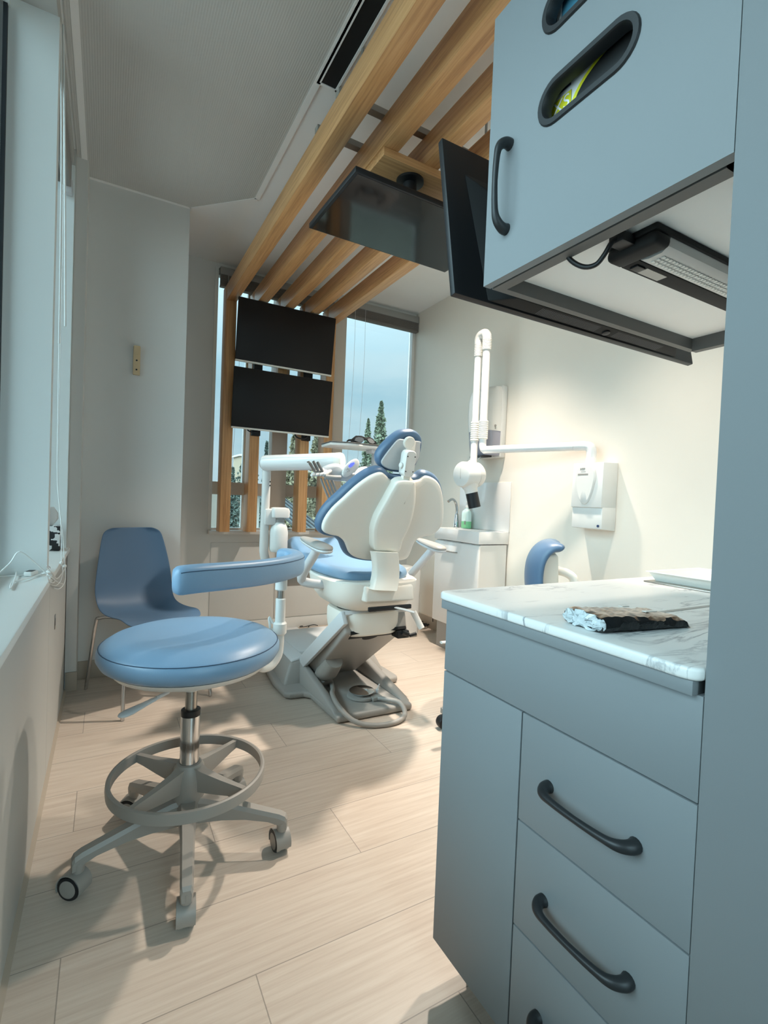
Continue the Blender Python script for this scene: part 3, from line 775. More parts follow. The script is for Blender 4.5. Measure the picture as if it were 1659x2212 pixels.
sh = mb.build('shell', M['navy'], gc, ang=3)
md = sh.modifiers.new('thick', 'SOLIDIFY'); md.thickness = .007; md.offset = 0
md = sh.modifiers.new('sub', 'SUBSURF'); md.levels = 1; md.render_levels = 2
for sx in (-1, 1):
    for sd_ in (1, -1):
        q = MB(); q.tube([gp(sx*.09, sd_*.10, .405), gp(sx*.15, sd_*.15, .415), gp(sx*.19, sd_*.19, .408), gp(sx*.205, sd_*.215, .37), gp(sx*.225, sd_*.262, .06), gp(sx*.228, sd_*.27, .002)], .0095, n=12, smooth=5)
        lg = q.build('leg', M['chrome'], gc)
q = MB(); q.tube([gp(-.09, .10, .405), gp(0, .02, .405), gp(.09, -.10, .405)], .009, n=10, smooth=4); q.tube([gp(.09, .10, .405), gp(0, .02, .405), gp(-.09, -.10, .405)], .009, n=10, smooth=4)
q.box(-.04, .04, -.04, .04, .405, .425, mx=Matrix.Translation((gcx, gcy, 0))); q.build('seat_frame', M['black'], gc)
M['ihead'] = mat('instrument_head_grey', '#b4b8ba', .4)
# ------------------------------------------------------------------ dental chair, seen from behind
def q4(x, y): return 540+x/3.0717, 900+y/3.0717
DX = 1.215
dc = thing('dental_chair', (DX, 2.6, 0), 'blue and white dental chair seen from behind on a grey base', 'dental chair')
# base plate with side rails
bp_ = [(1.02, 2.205), (1.455, 2.195), (1.47, 2.30), (1.475, 2.555), (1.50, 2.575), (1.585, 2.572), (1.60, 2.60), (1.60, 2.75), (1.56, 3.25), (1.45, 3.42), (1.02, 3.42), (.92, 3.25), (.872, 2.80), (.880, 2.61), (.905, 2.585), (.98, 2.575), (1.005, 2.545)]
q = MB(); q.prism([(x, y, .003) for x, y in bp_], (0, 0, .037), bev=.014, seg=3, ang=.9)
base = q.build('base_plate', M['grey'], dc)
for x0, x1, nm in ((1.015, 1.075, 'l'), (1.41, 1.475, 'r')):
    q = MB(); s_ = .012
    q.hexa([(x0, 2.235, .03), (x1, 2.24, .03), (x1, 2.86, .03), (x0-.02*(nm == 'l'), 2.86, .03),
            (x0+s_, 2.27, .052), (x1-s_*1.5, 2.27, .052), (x1-s_*1.5, 2.84, .165), (x0+s_*.3, 2.84, .165)], bev=.012, seg=3)
    q.build('side_rail', M['grey'], base)
q = MB()
q.hexa([(.90, 2.70, .03), (1.07, 2.70, .03), (1.07, 3.38, .03), (.95, 3.38, .03), (.965, 2.765, .15), (1.06, 2.765, .165), (1.06, 3.34, .165), (.985, 3.34, .15)], bev=.018, seg=3)
q.hexa([(1.41, 2.70, .03), (1.57, 2.70, .03), (1.53, 3.38, .03), (1.41, 3.38, .03), (1.42, 2.765, .165), (1.515, 2.765, .15), (1.49, 3.34, .15), (1.42, 3.34, .165)], bev=.018, seg=3)
q.box(1.05, 1.43, 2.84, 3.38, .03, .15, bev=.01); q.build('base_housing', M['grey'], base)
q = MB(); q.hexa([(.968, 2.765, .146), (1.045, 2.765, .160), (1.045, 3.36, .160), (.99, 3.36, .146), (.975, 2.77, .160), (1.045, 2.77, .178), (1.045, 3.35, .178), (.995, 3.35, .160)], bev=.005)
q.hexa([(1.045, 2.84, .15), (1.44, 2.84, .15), (1.44, 3.36, .15), (1.045, 3.36, .15), (1.045, 2.85, .178), (1.44, 2.85, .178), (1.44, 3.35, .178), (1.045, 3.35, .178)], bev=.004)
q.build('base_cover', M['lgrey'], base)
q = MB()
for x in (1.24, 1.31, 1.36): q.box(x, x+.04, 2.836, 2.842, .06, .12)
q.build('base_socket', M['blackm'], base)
# lift arm rising towards the viewer
a0, a1 = V((0, 2.80, .13)), V((0, 2.20, .55))
T_ = (a1-a0).normalized(); N_ = V((0, -T_.z, T_.y))*-1     # N_: down/towards viewer
def ap(x, t, n): return V((x, 0, 0))+a0+(a1-a0)*t+N_*n
N_ = V((0, -T_.z, -abs(T_.y))).normalized(); N_ = (N_-T_*N_.dot(T_)).normalized()
XL, XR = 1.03, 1.405
q = MB()
q.hexa([ap(XL+.004, .0, .0), ap(XR-.004, .0, .0), ap(XR-.03, .02, .10), ap(XL+.06, .02, .10), ap(XL+.004, .97, 0), ap(XR-.004, .97, 0), ap(XR-.004, .93, .085), ap(XL+.012, .93, .085)], bev=.012, seg=3)
q.build('lift_arm', M['grey'], dc)
q = MB()
q.hexa([ap(XL-.010, -.06, -.02), ap(XL+.014, -.06, -.02), ap(XL+.014, -.03, .055), ap(XL-.010, -.03, .055), ap(XL-.010, 1.0, -.02), ap(XL+.014, 1.0, -.02), ap(XL+.014, 1.0, .050), ap(XL-.010, 1.0, .050)], bev=.004)
q.hexa([ap(XL, .0, -.02), ap(XR, .0, -.02), ap(XR, .0, .004), ap(XL, .0, .004), ap(XL, 1.0, -.02), ap(XR, 1.0, -.02), ap(XR, 1.0, .004), ap(XL, 1.0, .004)], bev=.003)
q.build('lift_arm_cover', M['lgrey'], dc)
q = MB(); q.hexa([ap(1.09, .80, .078), ap(1.36, .80, .078), ap(1.36, .80, .086), ap(1.09, .80, .086), ap(1.07, .94, .075), ap(1.39, .94, .075), ap(1.39, .94, .090), ap(1.07, .94, .090)])
q.lathe([(0, -.01), (.045, -.01), (.045, .0), (0, 0)], ap(1.21, .84, .088), N_)
q.build('arm_recess_shade', M['blackm'], dc)  # black slab stands in for the shadow under the neck
q = MB(); q.box(1.33, 1.40, 2.17, 2.24, .405, .445, bev=.006); q.cyl((1.35, 2.165, .44), (1.39, 2.165, .425), .012, 14); q.cyl((1.395, 2.16, .42), (1.43, 2.15, .43), .009, 12); q.build('control_knob', M['black'], dc)
q = MB(); q.tube([ap(1.12, .42, .10), ap(1.115, .30, .125), (1.11, 2.62, .10), (1.115, 2.585, .055)], [.05, .056, .05, .045], n=18, smooth=3); q.build('lift_cylinder', M['grey_d'], dc)
q = MB(); q.tube([(1.085+.012*math.cos(t*.9), 2.70+.012*math.sin(t*.9), .065+.0028*t) for t in range(36)], .003, n=6); q.build('spring', M['handle'], dc)

def sup(cx, cy, a, b, z, n=40, e=.5):
    return [V((cx+a*math.copysign(abs(math.cos(t))**e, math.cos(t)), cy+b*math.copysign(abs(math.sin(t))**e, math.sin(t)), z)) for t in [i*2*PI/n for i in range(n)]]
# swivel neck
q = MB(); NX, NY = 1.205, 2.34
q.rings([sup(NX, NY, a, b, z) for a, b, z in ((.150, .150, .432), (.160, .158, .440), (.166, .163, .48), (.166, .163, .535), (.160, .158, .548), (.13, .13, .552))])
q.build('swivel_neck', M['cream'], dc)
q = MB(); q.lathe([(.14, .55), (.135, .566)], (NX, NY, 0)); q.build('swivel_ring', M['black'], dc)
# seat pan
q = MB(); PXc, PYc = 1.21, 2.36
q.rings([sup(PXc, PYc+(z-.56)*.1, a, b, z, e=.62) for a, b, z in ((.10, .12, .562), (.165, .19, .566), (.205, .235, .590), (.232, .268, .63), (.245, .285, .68), (.249, .289, .712), (.240, .28, .72), (.20, .25, .718))])
pan = q.build('seat_pan', M['cream'], dc)
q = MB()   # rear cover carrying the spine
q.hexa([(1.085, 2.075, .628), (1.36, 2.075, .622), (1.43, 2.25, .622), (1.06, 2.25, .628), (1.085, 2.085, .708), (1.355, 2.085, .700), (1.43, 2.25, .712), (1.06, 2.25, .716)], bev=.012, seg=3)
q.build('rear_cover', M['cream'], pan)
q = MB(); q.box(1.10, 1.34, 2.066, 2.082, .585, .607, bev=.004); q.build('lever_recess', M['black'], pan)
q = MB(); q.tube([(1.24, 2.08, .598), (1.285, 2.03, .590), (1.315, 2.00, .582)], [.008, .010, .009], n=12, smooth=3, flat=(1.3, .5, (0, 0, 1))); q.build('swivel_lever', M['lgrey'], dc)
q = MB(); q.cyl((1.385, 2.12, .555), (1.415, 2.08, .475), .016, 18); q.build('suction_tip', M['white'], dc)
# back: plane leaning towards the viewer
BP = V((DX, 2.15, .82)); BN = V((0, 1, .36)).normalized()
def bk(x, y, off=0): return at(*q4(x, y), plane=(BP+BN*off, BN))
shell = [(880, 375), (840, 380), (780, 410), (700, 470), (620, 545), (550, 610), (500, 680), (482, 735), (492, 768), (540, 788), (590, 798), (628, 832), (645, 870), (662, 908), (700, 935), (760, 950), (830, 957), (915, 962), (1000, 955), (1045, 938), (1068, 895), (1085, 850), (1108, 815), (1150, 800), (1210, 785), (1258, 745), (1280, 695), (1286, 600), (1278, 510), (1258, 450), (1220, 412), (1170, 398), (1130, 422), (1080, 430), (1000, 430), (935, 420), (905, 392)]
sl = loop_smooth([bk(*p) for p in shell], 3)
q = MB(); q.pad(sl, BN, [(('c'), (.55, -.006)), (.03, -.006), (.010, -.005), (.003, -.001), (0, .006), (0, .02), (.02, .026), ('c', (.5, .026))])
q.build('back_shell', M['cream'], dc, ang=1.0)
co = loop_smooth([bk(*p, .0) for p in shell], 3)
q = MB(); q.pad(co, BN, [('c', (.6, .020)), (.02, .018), (-.004, .016), (-.013, .024), (-.020, .042), (-.018, .062), (-.004, .080), (.025, .090), (.06, .094), ('c', (.5, .082)), ('c', (.2, .078))])
q.build('back_cushion', M['blue_d'], dc, ang=2)
# spine covers
sp_ = [(990, 430), (1082, 430), (1100, 450), (1102, 560), (1086, 655), (1060, 740), (1018, 825), (992, 900), (910, 897), (828, 888), (820, 800), (823, 740), (850, 660), (900, 570), (950, 480)]
ls = [bk(x, y, -.045) for x, y in sp_]
q = MB(); q.pad(loop_smooth(ls, 3), BN, [('c', (.4, -.006)), (.02, -.003), (.006, .0), (.001, .005), (0, .012), (-.006, .045)]); q.build('spine_cover', M['cream'], dc, ang=1.0)
secs = [(897, 828, 992, 2.045), (940, 836, 996, 2.05), (1000, 842, 1001, 2.058), (1060, 838, 999, 2.062), (1110, 828, 994, 2.058), (1150, 816, 985, 2.045)]
q = MB(); loops = []
for y, xa, xb, Yv in secs:
    A, B_ = at(*q4(xa, y), Y=Yv), at(*q4(xb, y+8), Y=Yv)
    w = B_-A
    loops.append([A+V((0, .05, 0)), A+V((0, .012, 0)), A+w*.06, A+w*.5+V((0, -.004, 0)), B_-w*.06, B_+V((0, .012, 0)), B_+V((0, .05, 0))])
q.rings(loops); q.build('spine_cover', M['cream'], dc, ang=.9)
# headrest
HP = V((DX, 2.015, 1.36)); HN = V((0, 1, .30)).normalized()
def hd(x, y, off=0): return at(*q4(x, y), plane=(HP+HN*off, HN))
ho = [(1060, 93), (1000, 105), (930, 160), (872, 225), (852, 270), (857, 310), (880, 340), (920, 360), (980, 371), (1050, 372), (1090, 345), (1120, 290), (1140, 220), (1146, 160), (1130, 120), (1095, 97)]
hi = [(1020, 150), (978, 152), (925, 212), (882, 270), (868, 300), (885, 330), (930, 350), (990, 356), (1042, 352), (1090, 320), (1120, 260), (1128, 190), (1130, 165), (1080, 158)]
q = MB(); q.pad(loop_smooth([hd(*p) for p in ho], 4), HN, [('c', (.6, .004)), (.03, .0), (.010, -.002), (.002, .006), (-.003, .025), (-.001, .045), (.012, .062), (.035, .07), ('c', (.4, .066))])
hc = q.build('headrest_cushion', M['blue_d'], dc, ang=2)
q = MB(); q.pad(loop_smooth([hd(*p) for p in hi], 4), HN, [('c', (.4, -.006)), (.004, -.006), (0, -.002), (0, .01)]); q.build('headrest_plate', M['lgrey'], hc)
q = MB(); q.prism([hd(1040, 155, -.0065), hd(1095, 160, -.0065), hd(1068, 350, -.0065), hd(1010, 352, -.0065)], HN*-.012, bev=.003); q.lathe([(.030, 0), (.030, .010), (.026, .013), (0, .013)], hd(1052, 172, -.006), -HN); q.build('headrest_rail', M['cream'], hc)
kb = MB(); o_ = hd(1052, 310, -.06); c0 = at(*q4(1045, 310), Y=1.975)
rr_ = rrect(.058, .125, .022, 6)
ux, uy = V((1, 0, 0)), V((0, -.20, 1)).normalized(); un = ux.cross(uy).normalized()
kb.pad([c0+ux*a+uy*b for a, b in rr_], -un, [('c', (.5, -.026)), (.004, -.026), (.001, -.022), (0, .02), (.004, .024), ('c', (.5, .024))])
kb.lathe([(0, -.006), (.014, -.006), (.014, .006), (.010, .009), (0, .009)], c0-ux*.031-uy*.012, -ux)
br = kb.build('headrest_bracket', M['white'], dc, ang=.9)
q = MB()
for a in (-.02, .02):
    for b in (-.035, .035): q.lathe([(0, -.002), (.0028, -.002), (.0028, .002), (0, .002)], c0+ux*a+uy*b+un*.0265, un, n=10)
q.build('screw', M['black'], br)['kind'] = 'stuff'
q = MB(); q.hexa([c0+ux*s+uy*t+un*n_ for t, n_ in ((-.095, .012), (-.095, -.012)) for s in ((-.018, .018) if n_ > 0 else (.018, -.018))]+[c0+ux*s+uy*t+un*n_ for t, n_ in ((-.055, .012), (-.055, -.012)) for s in ((-.018, .018) if n_ > 0 else (.018, -.018))]); q.build('headrest_stem', M['cream'], dc)
# seat cushion and leg rest: sections along the chair
q = MB(); loops = []; sm = [[], []]
for Yv, hw, zt, zb, dish in ((2.175, .10, .735, .715, 0), (2.185, .15, .752, .712, .004), (2.22, .195, .768, .712, .010), (2.29, .225, .778, .714, .016), (2.40, .243, .785, .716, .022), (2.55, .248, .792, .718, .026), (2.70, .243, .815, .722, .026), (2.82, .232, .850, .745, .022), (2.92, .220, .878, .775, .018), (3.00, .208, .880, .785, .014), (3.08, .198, .862, .772, .010), (3.16, .188, .82, .735, .008), (3.26, .18, .75, .67, .006), (3.36, .17, .67, .60, .006), (3.42, .14, .63, .59, 0)):
    cx = DX
    sec = []
    for u, v in ((-1, .35), (-.97, .72), (-.90, .93), (-.78, 1.0), (-.55, .99), (-.25, .97), (0, .96), (.25, .97), (.55, .99), (.78, 1.0), (.90, .93), (.97, .72), (1, .35), (.95, .08), (.8, 0), (0, 0), (-.8, 0), (-.95, .08)):
        z = zb+(zt-zb)*v
        if v > .9: z -= dish*(1-abs(u)**2)
        sec.append(V((cx+u*hw, Yv, z)))
    sm[0].append(sec[2]+V((0, 0, .001))); sm[1].append(sec[10]+V((0, 0, .001)))
    loops.append(sec)
q.rings(loops); sc_ = q.build('seat_cushion', M['blue'], dc, ang=2, subsurf=1)
q = MB(); q.hexa([(DX-.16, 3.30, .545), (DX+.16, 3.30, .545), (DX+.16, 3.43, .47), (DX-.16, 3.43, .47), (DX-.16, 3.22, .665), (DX+.16, 3.22, .665), (DX+.16, 3.40, .60), (DX-.16, 3.40, .60)], bev=.01); q.build('leg_rest_support', M['grey'], dc)
# armrests
def armrest(x, far, near, zf, zn, inner, elb):
    r_ = MB(); pf, pn_ = V((x, far, zf)), V((x, near, zn)); L_ = pn_-pf
    ts = [0, .06, .2, .45, .7, .88, .97, 1]; ws = [.004, .018, .030, .038, .043, .040, .025, .005]
    r_.tube([pf+L_*t for t in ts], ws, n=20, smooth=3, flat=(1, .42, (0, 0, 1)))
    p = r_.build('armrest_pad', M['grey'], dc)
    b2 = MB(); b2.tube([pf+L_*t+V((0, 0, -.011)) for t in ts], [w*.97 for w in ws], n=20, smooth=3, flat=(1, .40, (0, 0, 1)))
    m_ = pf+L_*.62
    b2.tube([m_+V((0, 0, -.016)), m_+V((0, .03, -.045)), V((x, elb[0], elb[1])), V((x+(inner-x)*.3, elb[0]-.005, elb[1]-.03)), V((inner, elb[0]-.04, elb[1]-.038))], [.020, .022, .0235, .0235, .023], n=16, smooth=5)
    b2.build('armrest_support', M['lgrey'], p)
armrest(.865, 2.375, 2.03, .918, .890, 1.02, (2.36, .715))
armrest(1.575, 2.40, 2.14, .905, .868, 1.42, (2.44, .70))
# hose and foot control on the base
fc = thing('foot_control', (1.24, 2.38, .05), 'round chrome foot pedal with a grey hose lying on the chair base', 'foot pedal')
C0 = V((1.245, 2.385, .041))
q = MB(); q.lathe([(0, 0), (.078, 0), (.082, .004), (.080, .014), (.066, .018), (0, .018)], C0, n=40); q.box(C0.x+.02, C0.x+.085, C0.y-.095, C0.y-.03, .041, .062, bev=.006); q.build('housing', M['grey'], fc)
q = MB(); q.lathe([(.0, .018), (.055, .018), (.068, .030), (.070, .034), (.066, .037), (0, .040)], C0, n=40); q.build('disc', M['chrome'], fc)
q = MB(); q.cyl(C0+V((.078, -.035, .015)), C0+V((.078, -.035, .04)), .009, 14); q.cyl(C0+V((.078, -.035, .04)), C0+V((.088, -.035, .068)), .0035, 10); q.build('toggle', M['lgrey'], fc)
q = MB(); q.tube([C0+V((.055, -.085, .012)), (1.335, 2.25, .058), (1.375, 2.19, .055), (1.36, 2.12, .024), (1.28, 2.085, .0135), (1.17, 2.10, .0135), (1.085, 2.155, .03), (1.045, 2.25, .072), (1.075, 2.40, .075), (1.13, 2.52, .055), (1.165, 2.66, .065), (1.15, 2.76, .09), (1.12, 2.82, .10)], .0125, n=14, smooth=7); q.build('hose', M['grey'], fc)

# ------------------------------------------------------------------ delivery unit
du = thing('instrument_unit', (.85, 2.95, .6), 'white dental instrument unit on a swing arm behind the dental chair', 'dental unit')
PXd, PYd = .850, 3.0
q = MB(); q.tube([(PXd, PYd, 1.29), (PXd, PYd, 1.1), (PXd-.002, PYd, .84), (PXd+.002, PYd, .76), (PXd+.03, PYd, .70), (PXd+.10, PYd-.02, .665), (PXd+.22, PYd-.12, .66)], [.026, .026, .0265, .027, .027, .027, .026], n=18, smooth=5, flat=(1, .9, (0, 1, 0)))
q.build('post', M['white'], du)
q = MB(); q.cyl((PXd+.0, PYd, 1.268), (PXd+.0, PYd, 1.295), .022, 20); q.build('pivot', M['black'], du)
q = MB()
for z in (1.205, 1.182): q.lathe([(0, 0), (.0045, 0), (.0045, .003), (0, .003)], (PXd+.017, PYd-.0215, z), (.55, -.83, 0), n=12)
q.build('button', M['black'], du)['kind'] = 'stuff'
Al, Ar = at(*q4(112, 308), Y=2.98), at(*q4(572, 296), Y=2.66)
d = (Ar-Al).normalized()
q = MB(); q.tube([Al-d*.042, Al-d*.036, Al-d*.02, Al, Al+(Ar-Al)*.5, Ar], [.006, .03, .045, .048, .049, .0495], n=26); arm_ = q.build('swing_arm', M['white_g'], du)
q = MB(); q.lathe([(.0495, 0), (.0500, .004), (.0500, .03), (.044, .042), (0, .046)], Ar, d, n=28); q.build('arm_end_cap', M['cream'], arm_)
# lower arm towards the head
Hc = at(*q4(590, 385), Y=2.52)
q = MB(); q.tube([Ar+V((.0, 0, -.03)), Ar+V((.05, -.06, -.075)), Hc+V((.10, .05, -.02)), Hc+V((.05, .01, -.01))], .024, n=14, smooth=5); q.build('lower_arm', M['white'], du)
def hq(x, y, Y=2.52): return at(*q4(x, y), Y=Y)
# instrument head
q = MB()
top_ = [(470, 372), (480, 340), (520, 318), (570, 310), (605, 322), (640, 350), (690, 372), (690, 400), (640, 425), (560, 425), (505, 405)]
q.pad(loop_smooth([hq(*p) for p in top_], 3), V((.25, 1, 0)), [('c', (.45, -.045)), (.018, -.042), (.006, -.03), (0, -.005), (0, .05), (.01, .07), ('c', (.4, .075))])
hd_ = q.build('instrument_head', M['ihead'], du, ang=1.1)
for i, x in enumerate((418, 445, 472, 500)):
    p = hq(x, 385-i*1.5, 2.46); q = MB()
    e = p+V((.055, .04, .03))
    q.tube([p-V((.012, .008, .005)), p, p+(e-p)*.5, e], [.007, .013, .014, .013], n=14, smooth=3, flat=(1, .8, (0, 0, 1))); q.build('instrument_holder', M['white'], hd_)
q = MB(); a, b = hq(500, 400, 2.45), hq(600, 406, 2.44); q.tube([a, a+(b-a)*.5+V((0, -.004, -.002)), b], .0135, n=16, smooth=4); q.build('handle', M['grey'], hd_)
kp = [(612, 388), (618, 350), (650, 308), (690, 282), (716, 284), (726, 310), (712, 350), (672, 385), (636, 402)]
q = MB(); q.pad(loop_smooth([hq(*p, 2.45) for p in kp], 4), V((.15, 1, .1)), [('c', (.5, -.004)), (.006, -.003), (.001, .0), (0, .006), (.008, .035), ('c', (.5, .04))]); kpd = q.build('control_pad', M['white'], hd_, ang=1)
q = MB(); q.prism([hq(*p, 2.4435) for p in ((654, 326), (668, 310), (690, 302), (694, 312), (680, 328), (662, 338))], (0, .004, 0)); q.build('blue_display', mat('lit_blue_display', '#4b57f0', .3, emit=1.2), kpd)
q = MB()
for x, y in ((644, 346), (656, 342), (650, 358), (664, 352), (640, 362)):
    q.lathe([(0, 0), (.004, 0), (.004, .003), (0, .003)], hq(x, y, 2.4445), (0, -1, 0), n=10)
q.build('key', M['lgrey'], kpd)['kind'] = 'stuff'
labs = ['first', 'second', 'third']
for (ta, tb), hk in zip((((395, 305), (432, 368)), ((420, 296), (456, 366)), ((447, 302), (482, 366))), (True, False, False)):
    q = MB(); a, b = hq(*ta, 2.452), hq(*tb, 2.462)
    q.tube([a, a+(b-a)*.12, a+(b-a)*.5, a+(b-a)*.75, b], [.0065, .0078, .0072, .0085, .0075], n=14)
    if hk: q.tube([a+V((-.014, 0, .001)), a+V((-.004, 0, .003)), a+V((.003, 0, -.002))], [.003, .006, .006], n=10)
    q.build('handpiece', M['steel'], du)
for i in range(4):
    q = MB(); x = 470+i*24
    q.tube([hq(x, 410, 2.475), hq(x+14, 450, 2.48), hq(x+34, 500, 2.49), hq(x+52, 550, 2.51), hq(x+60, 640, 2.56), hq(x+100, 700, 2.64)], .0062, n=10, smooth=4); q.build('hose', M['grey'], du)
# water bottle on the post
q = MB(); bx, by = .935, 2.985
q.rings([[V((bx+a, by+b, z)) for a, b in rrect(w, w*.9, .018, 5)] for w, z in ((.085, .985), (.108, .990), (.112, 1.03), (.100, 1.045), (.07, 1.05))]); q.box(.84, .91, by-.025, by+.03, .94, 1.04, bev=.012); q.build('bottle_holder', M['white'], du)
q = MB(); q.lathe([(0, .775), (.045, .775), (.054, .785), (.056, .80), (.056, .90), (.050, .93), (.036, .955), (.028, .96), (.028, .985)], (bx, by, 0)); q.build('water_bottle', mat('frosted_bottle', '#dcdbd6', .35), du)
q = MB(); q.lathe([(.030, .958), (.033, .962), (.033, .978), (.030, .985)], (bx, by, 0)); q.build('bottle_cap', M['grey'], du)
# tray on its own bracket
tz = 1.478
q = MB(); TL, TR = at(*q4(532, 190), Y=2.90), at(*q4(892, 186), Y=2.90)
lo = [(TL.x, 2.90), (TL.x+.09, 2.86), (TL.x+.12, 2.845), (TL.x+.18, 2.845), (TL.x+.21, 2.855), (TR.x, 2.86), (TR.x+.03, 2.90), (TR.x+.03, 3.10), (TL.x+.02, 3.10)]
q.prism([(x, y, tz-.022) for x, y in lo], (0, 0, .018), bev=.006, ang=.9); tr_ = q.build('tray', M['white'], du)
q = MB(); q.prism([(TL.x+(x-TL.x)*1.0-.004, y-.004, tz-.0035) for x, y in lo], (0, 0, .0055), bev=.002, ang=.9); q.build('tray_mat', M['edge'], tr_)
pT = at(*q4(830, 250), Y=2.98)
q = MB(); q.box(pT.x-.05, pT.x+.03, 2.94, 3.02, tz-.045, tz-.02, bev=.004); q.box(pT.x-.018, pT.x+.018, 2.965, 3.0, 1.33, tz-.03, bev=.005)
q.tube([(pT.x, 2.98, 1.34), (pT.x-.08, 2.93, 1.325), (pT.x-.2, 2.8, 1.30), Hc+V((.13, .06, -.01))], .018, n=12, smooth=5); q.build('tray_arm', M['lgrey'], du)
# protective glasses on the tray
sg = thing('sunglasses', (1.43, 2.93, tz), 'black wraparound sunglasses lying on the instrument tray', 'glasses')
gl0, gl1 = at(*q4(664, 158), Y=2.90), at(*q4(845, 158), Y=2.90)
gx0, gx1 = gl0.x, gl1.x; gw = gx1-gx0; gz = tz+.004
def gpt(u, v, y=0): return V((gx0+gw*u, 2.905-.03*math.sin(PI*u)+y, gz+v*.050))
fl = [(.02, .02), (.06, .5), (.18, .95), (.36, .98), (.50, .80), (.66, .95), (.80, .80), (.92, .45), (.98, .05), (.9, .0), (.75, .05), (.62, .15), (.56, .42), (.50, .48), (.44, .40), (.38, .10), (.25, .02), (.1, .0)]
q = MB(); q.prism([gpt(*p) for p in fl], (0, .006, 0), bev=.0015); q.build('frame', M['blackm'], sg)
lens_m = mat('smoked_lens', '#6d7072', .1, spec=.8)
for us in (((.14, .30), (.17, .66), (.26, .80), (.38, .76), (.45, .52), (.40, .20), (.28, .12)), ((.57, .52), (.60, .70), (.70, .76), (.82, .60), (.89, .30), (.80, .12), (.66, .18))):
    q = MB(); q.prism([gpt(*p, -.001) for p in us], (0, .003, 0)); q.build('lens', lens_m, sg)
for u in (.04, .96):
    q = MB(); p = gpt(u, .35); q.tube([p, p+V((0, .05, 0)), p+V((.01 if u < .5 else -.01, .10, -.012))], .004, n=8, smooth=4, flat=(.6, 1.6, (0, 0, 1))); q.build('temple', M['blackm'], sg)
# ------------------------------------------------------------------ x-ray unit on the right wall
xr = thing('xray_unit', (2.46, 1.92, 1.0), 'white wall-mounted dental x-ray unit with folded arm and black cone', 'x-ray machine')
XB = 2.405
q = MB()
q.hexa([(XB+.012, 1.815, 1.005), (RX-.001, 1.812, .995), (RX-.001, 2.028, .995), (XB+.012, 2.02, 1.005), (XB+.012, 1.815, 1.13), (RX-.001, 1.812, 1.13), (RX-.001, 2.028, 1.13), (XB+.012, 2.02, 1.13)], bev=.004)
q.hexa([(XB, 1.815, 1.125), (RX-.001, 1.812, 1.125), (RX-.001, 2.028, 1.125), (XB, 2.022, 1.125), (XB+.006, 1.815, 1.382), (RX-.001, 1.812, 1.385), (RX-.001, 2.028, 1.385), (XB+.006, 2.022, 1.382)], bev=.005)
xb = q.build('control_box', M['white'], xr)
def oval(k, x):
    pts = []
    for i in range(40):
        t = 2*PI*i/40; cy_, cz_ = math.cos(t), math.sin(t)
        w = .066*(abs(cy_)**.8)*math.copysign(1, cy_); h = (.088*abs(cz_)**.75 if cz_ > 0 else -.145*abs(cz_)**1.15)
        if cz_ < 0: w *= (1-.25*abs(cz_))
        pts.append(V((x, 1.925+w*k, 1.288+h*k)))
    return pts
q = MB(); q.rings([oval(1.02, XB+.004), oval(1.0, XB-.006), oval(.93, XB-.012), oval(.5, XB-.0135)]); q.build('oval_panel', M['white'], xb)
q = MB()
for z0, z1, y0, y1 in ((1.3395, 1.351, 1.948, 1.955), (1.346, 1.351, 1.922, 1.945), (1.339, 1.343, 1.924, 1.945), (1.328, 1.3305, 1.917, 1.950), (1.309, 1.3185, 1.900, 1.970)):
    q.box(XB-.0142, XB-.0130, y0, y1, z0, z1)
q.build('marking', M['grey_d'], xb)['kind'] = 'stuff'
q = MB(); q.lathe([(0, 0), (.0075, 0), (.0075, .003), (0, .003)], (XB+.010, 1.836, 1.022), (-1, 0, 0)); q.build('power_key', mat('navy_key', '#2e3c5e', .4), xb)
# arm: out of the box, along, up, over and down to the head
El = V((2.455, 1.935, 1.485)); J = V((2.24, 2.655, 1.515))
J = at(1042, 972, X=2.255); J2 = J+V((0, 0, .04))
q = MB(); q.lathe([(.030, 0), (.030, .03), (.027, .035)], (2.455, 1.935, 1.38)); 
dirn = (J-El).normalized()
q.tube([(2.455, 1.935, 1.385), (2.455, 1.935, 1.43), (2.455, 1.935, 1.45), El-V((0, 0, .008))+dirn*.010, El+dirn*.045, El+dirn*.10], .0285, n=22, smooth=5); q.build('pivot_elbow', M['white_g'], xr)
q = MB(); q.tube([El+dirn*.101, J-dirn*.055, J-dirn*.03, J-dirn*.010+V((0, 0, .008)), J+V((0, 0, .035)), J+V((0, 0, .09))], [.027, .026, .026, .026, .025, .0245], n=22, smooth=5); q.build('horizontal_arm', M['white_g'], xr)
Ta = V((J.x, J.y, at(1042, 760, X=J.x).z)); off = V((-.012, .075, 0))
def bellows(p, q_, r, k=9):
    mb = MB(); d_ = (V(q_)-V(p)); L_ = d_.length
    pr = []
    for i in range(k):
        pr += [(r*.93, L_*i/k), (r, L_*(i+.3)/k), (r, L_*(i+.7)/k)]
    pr.append((r*.93, L_)); mb.lathe(pr, p, d_); return mb
zb0 = J.z+.075; zb1 = zb0+.125
bellows((J.x, J.y, zb0), (J.x, J.y, zb1), .033).build('bellows', M['cream'], xr)
q = MB(); q.cyl((J.x, J.y, zb1), Ta, .0262, 24); q.build('scissor_arm', M['white_g'], xr)
Tb = Ta+off
b1 = bellows(Ta-V((0, 0, .0)), Ta+V((0, 0, .075)), .033, 7); b1.build('bellows', M['cream'], xr)
b1 = bellows(Tb-V((0, 0, .03)), Tb+V((0, 0, .06)), .029, 8); b1.build('bellows', M['cream'], xr)
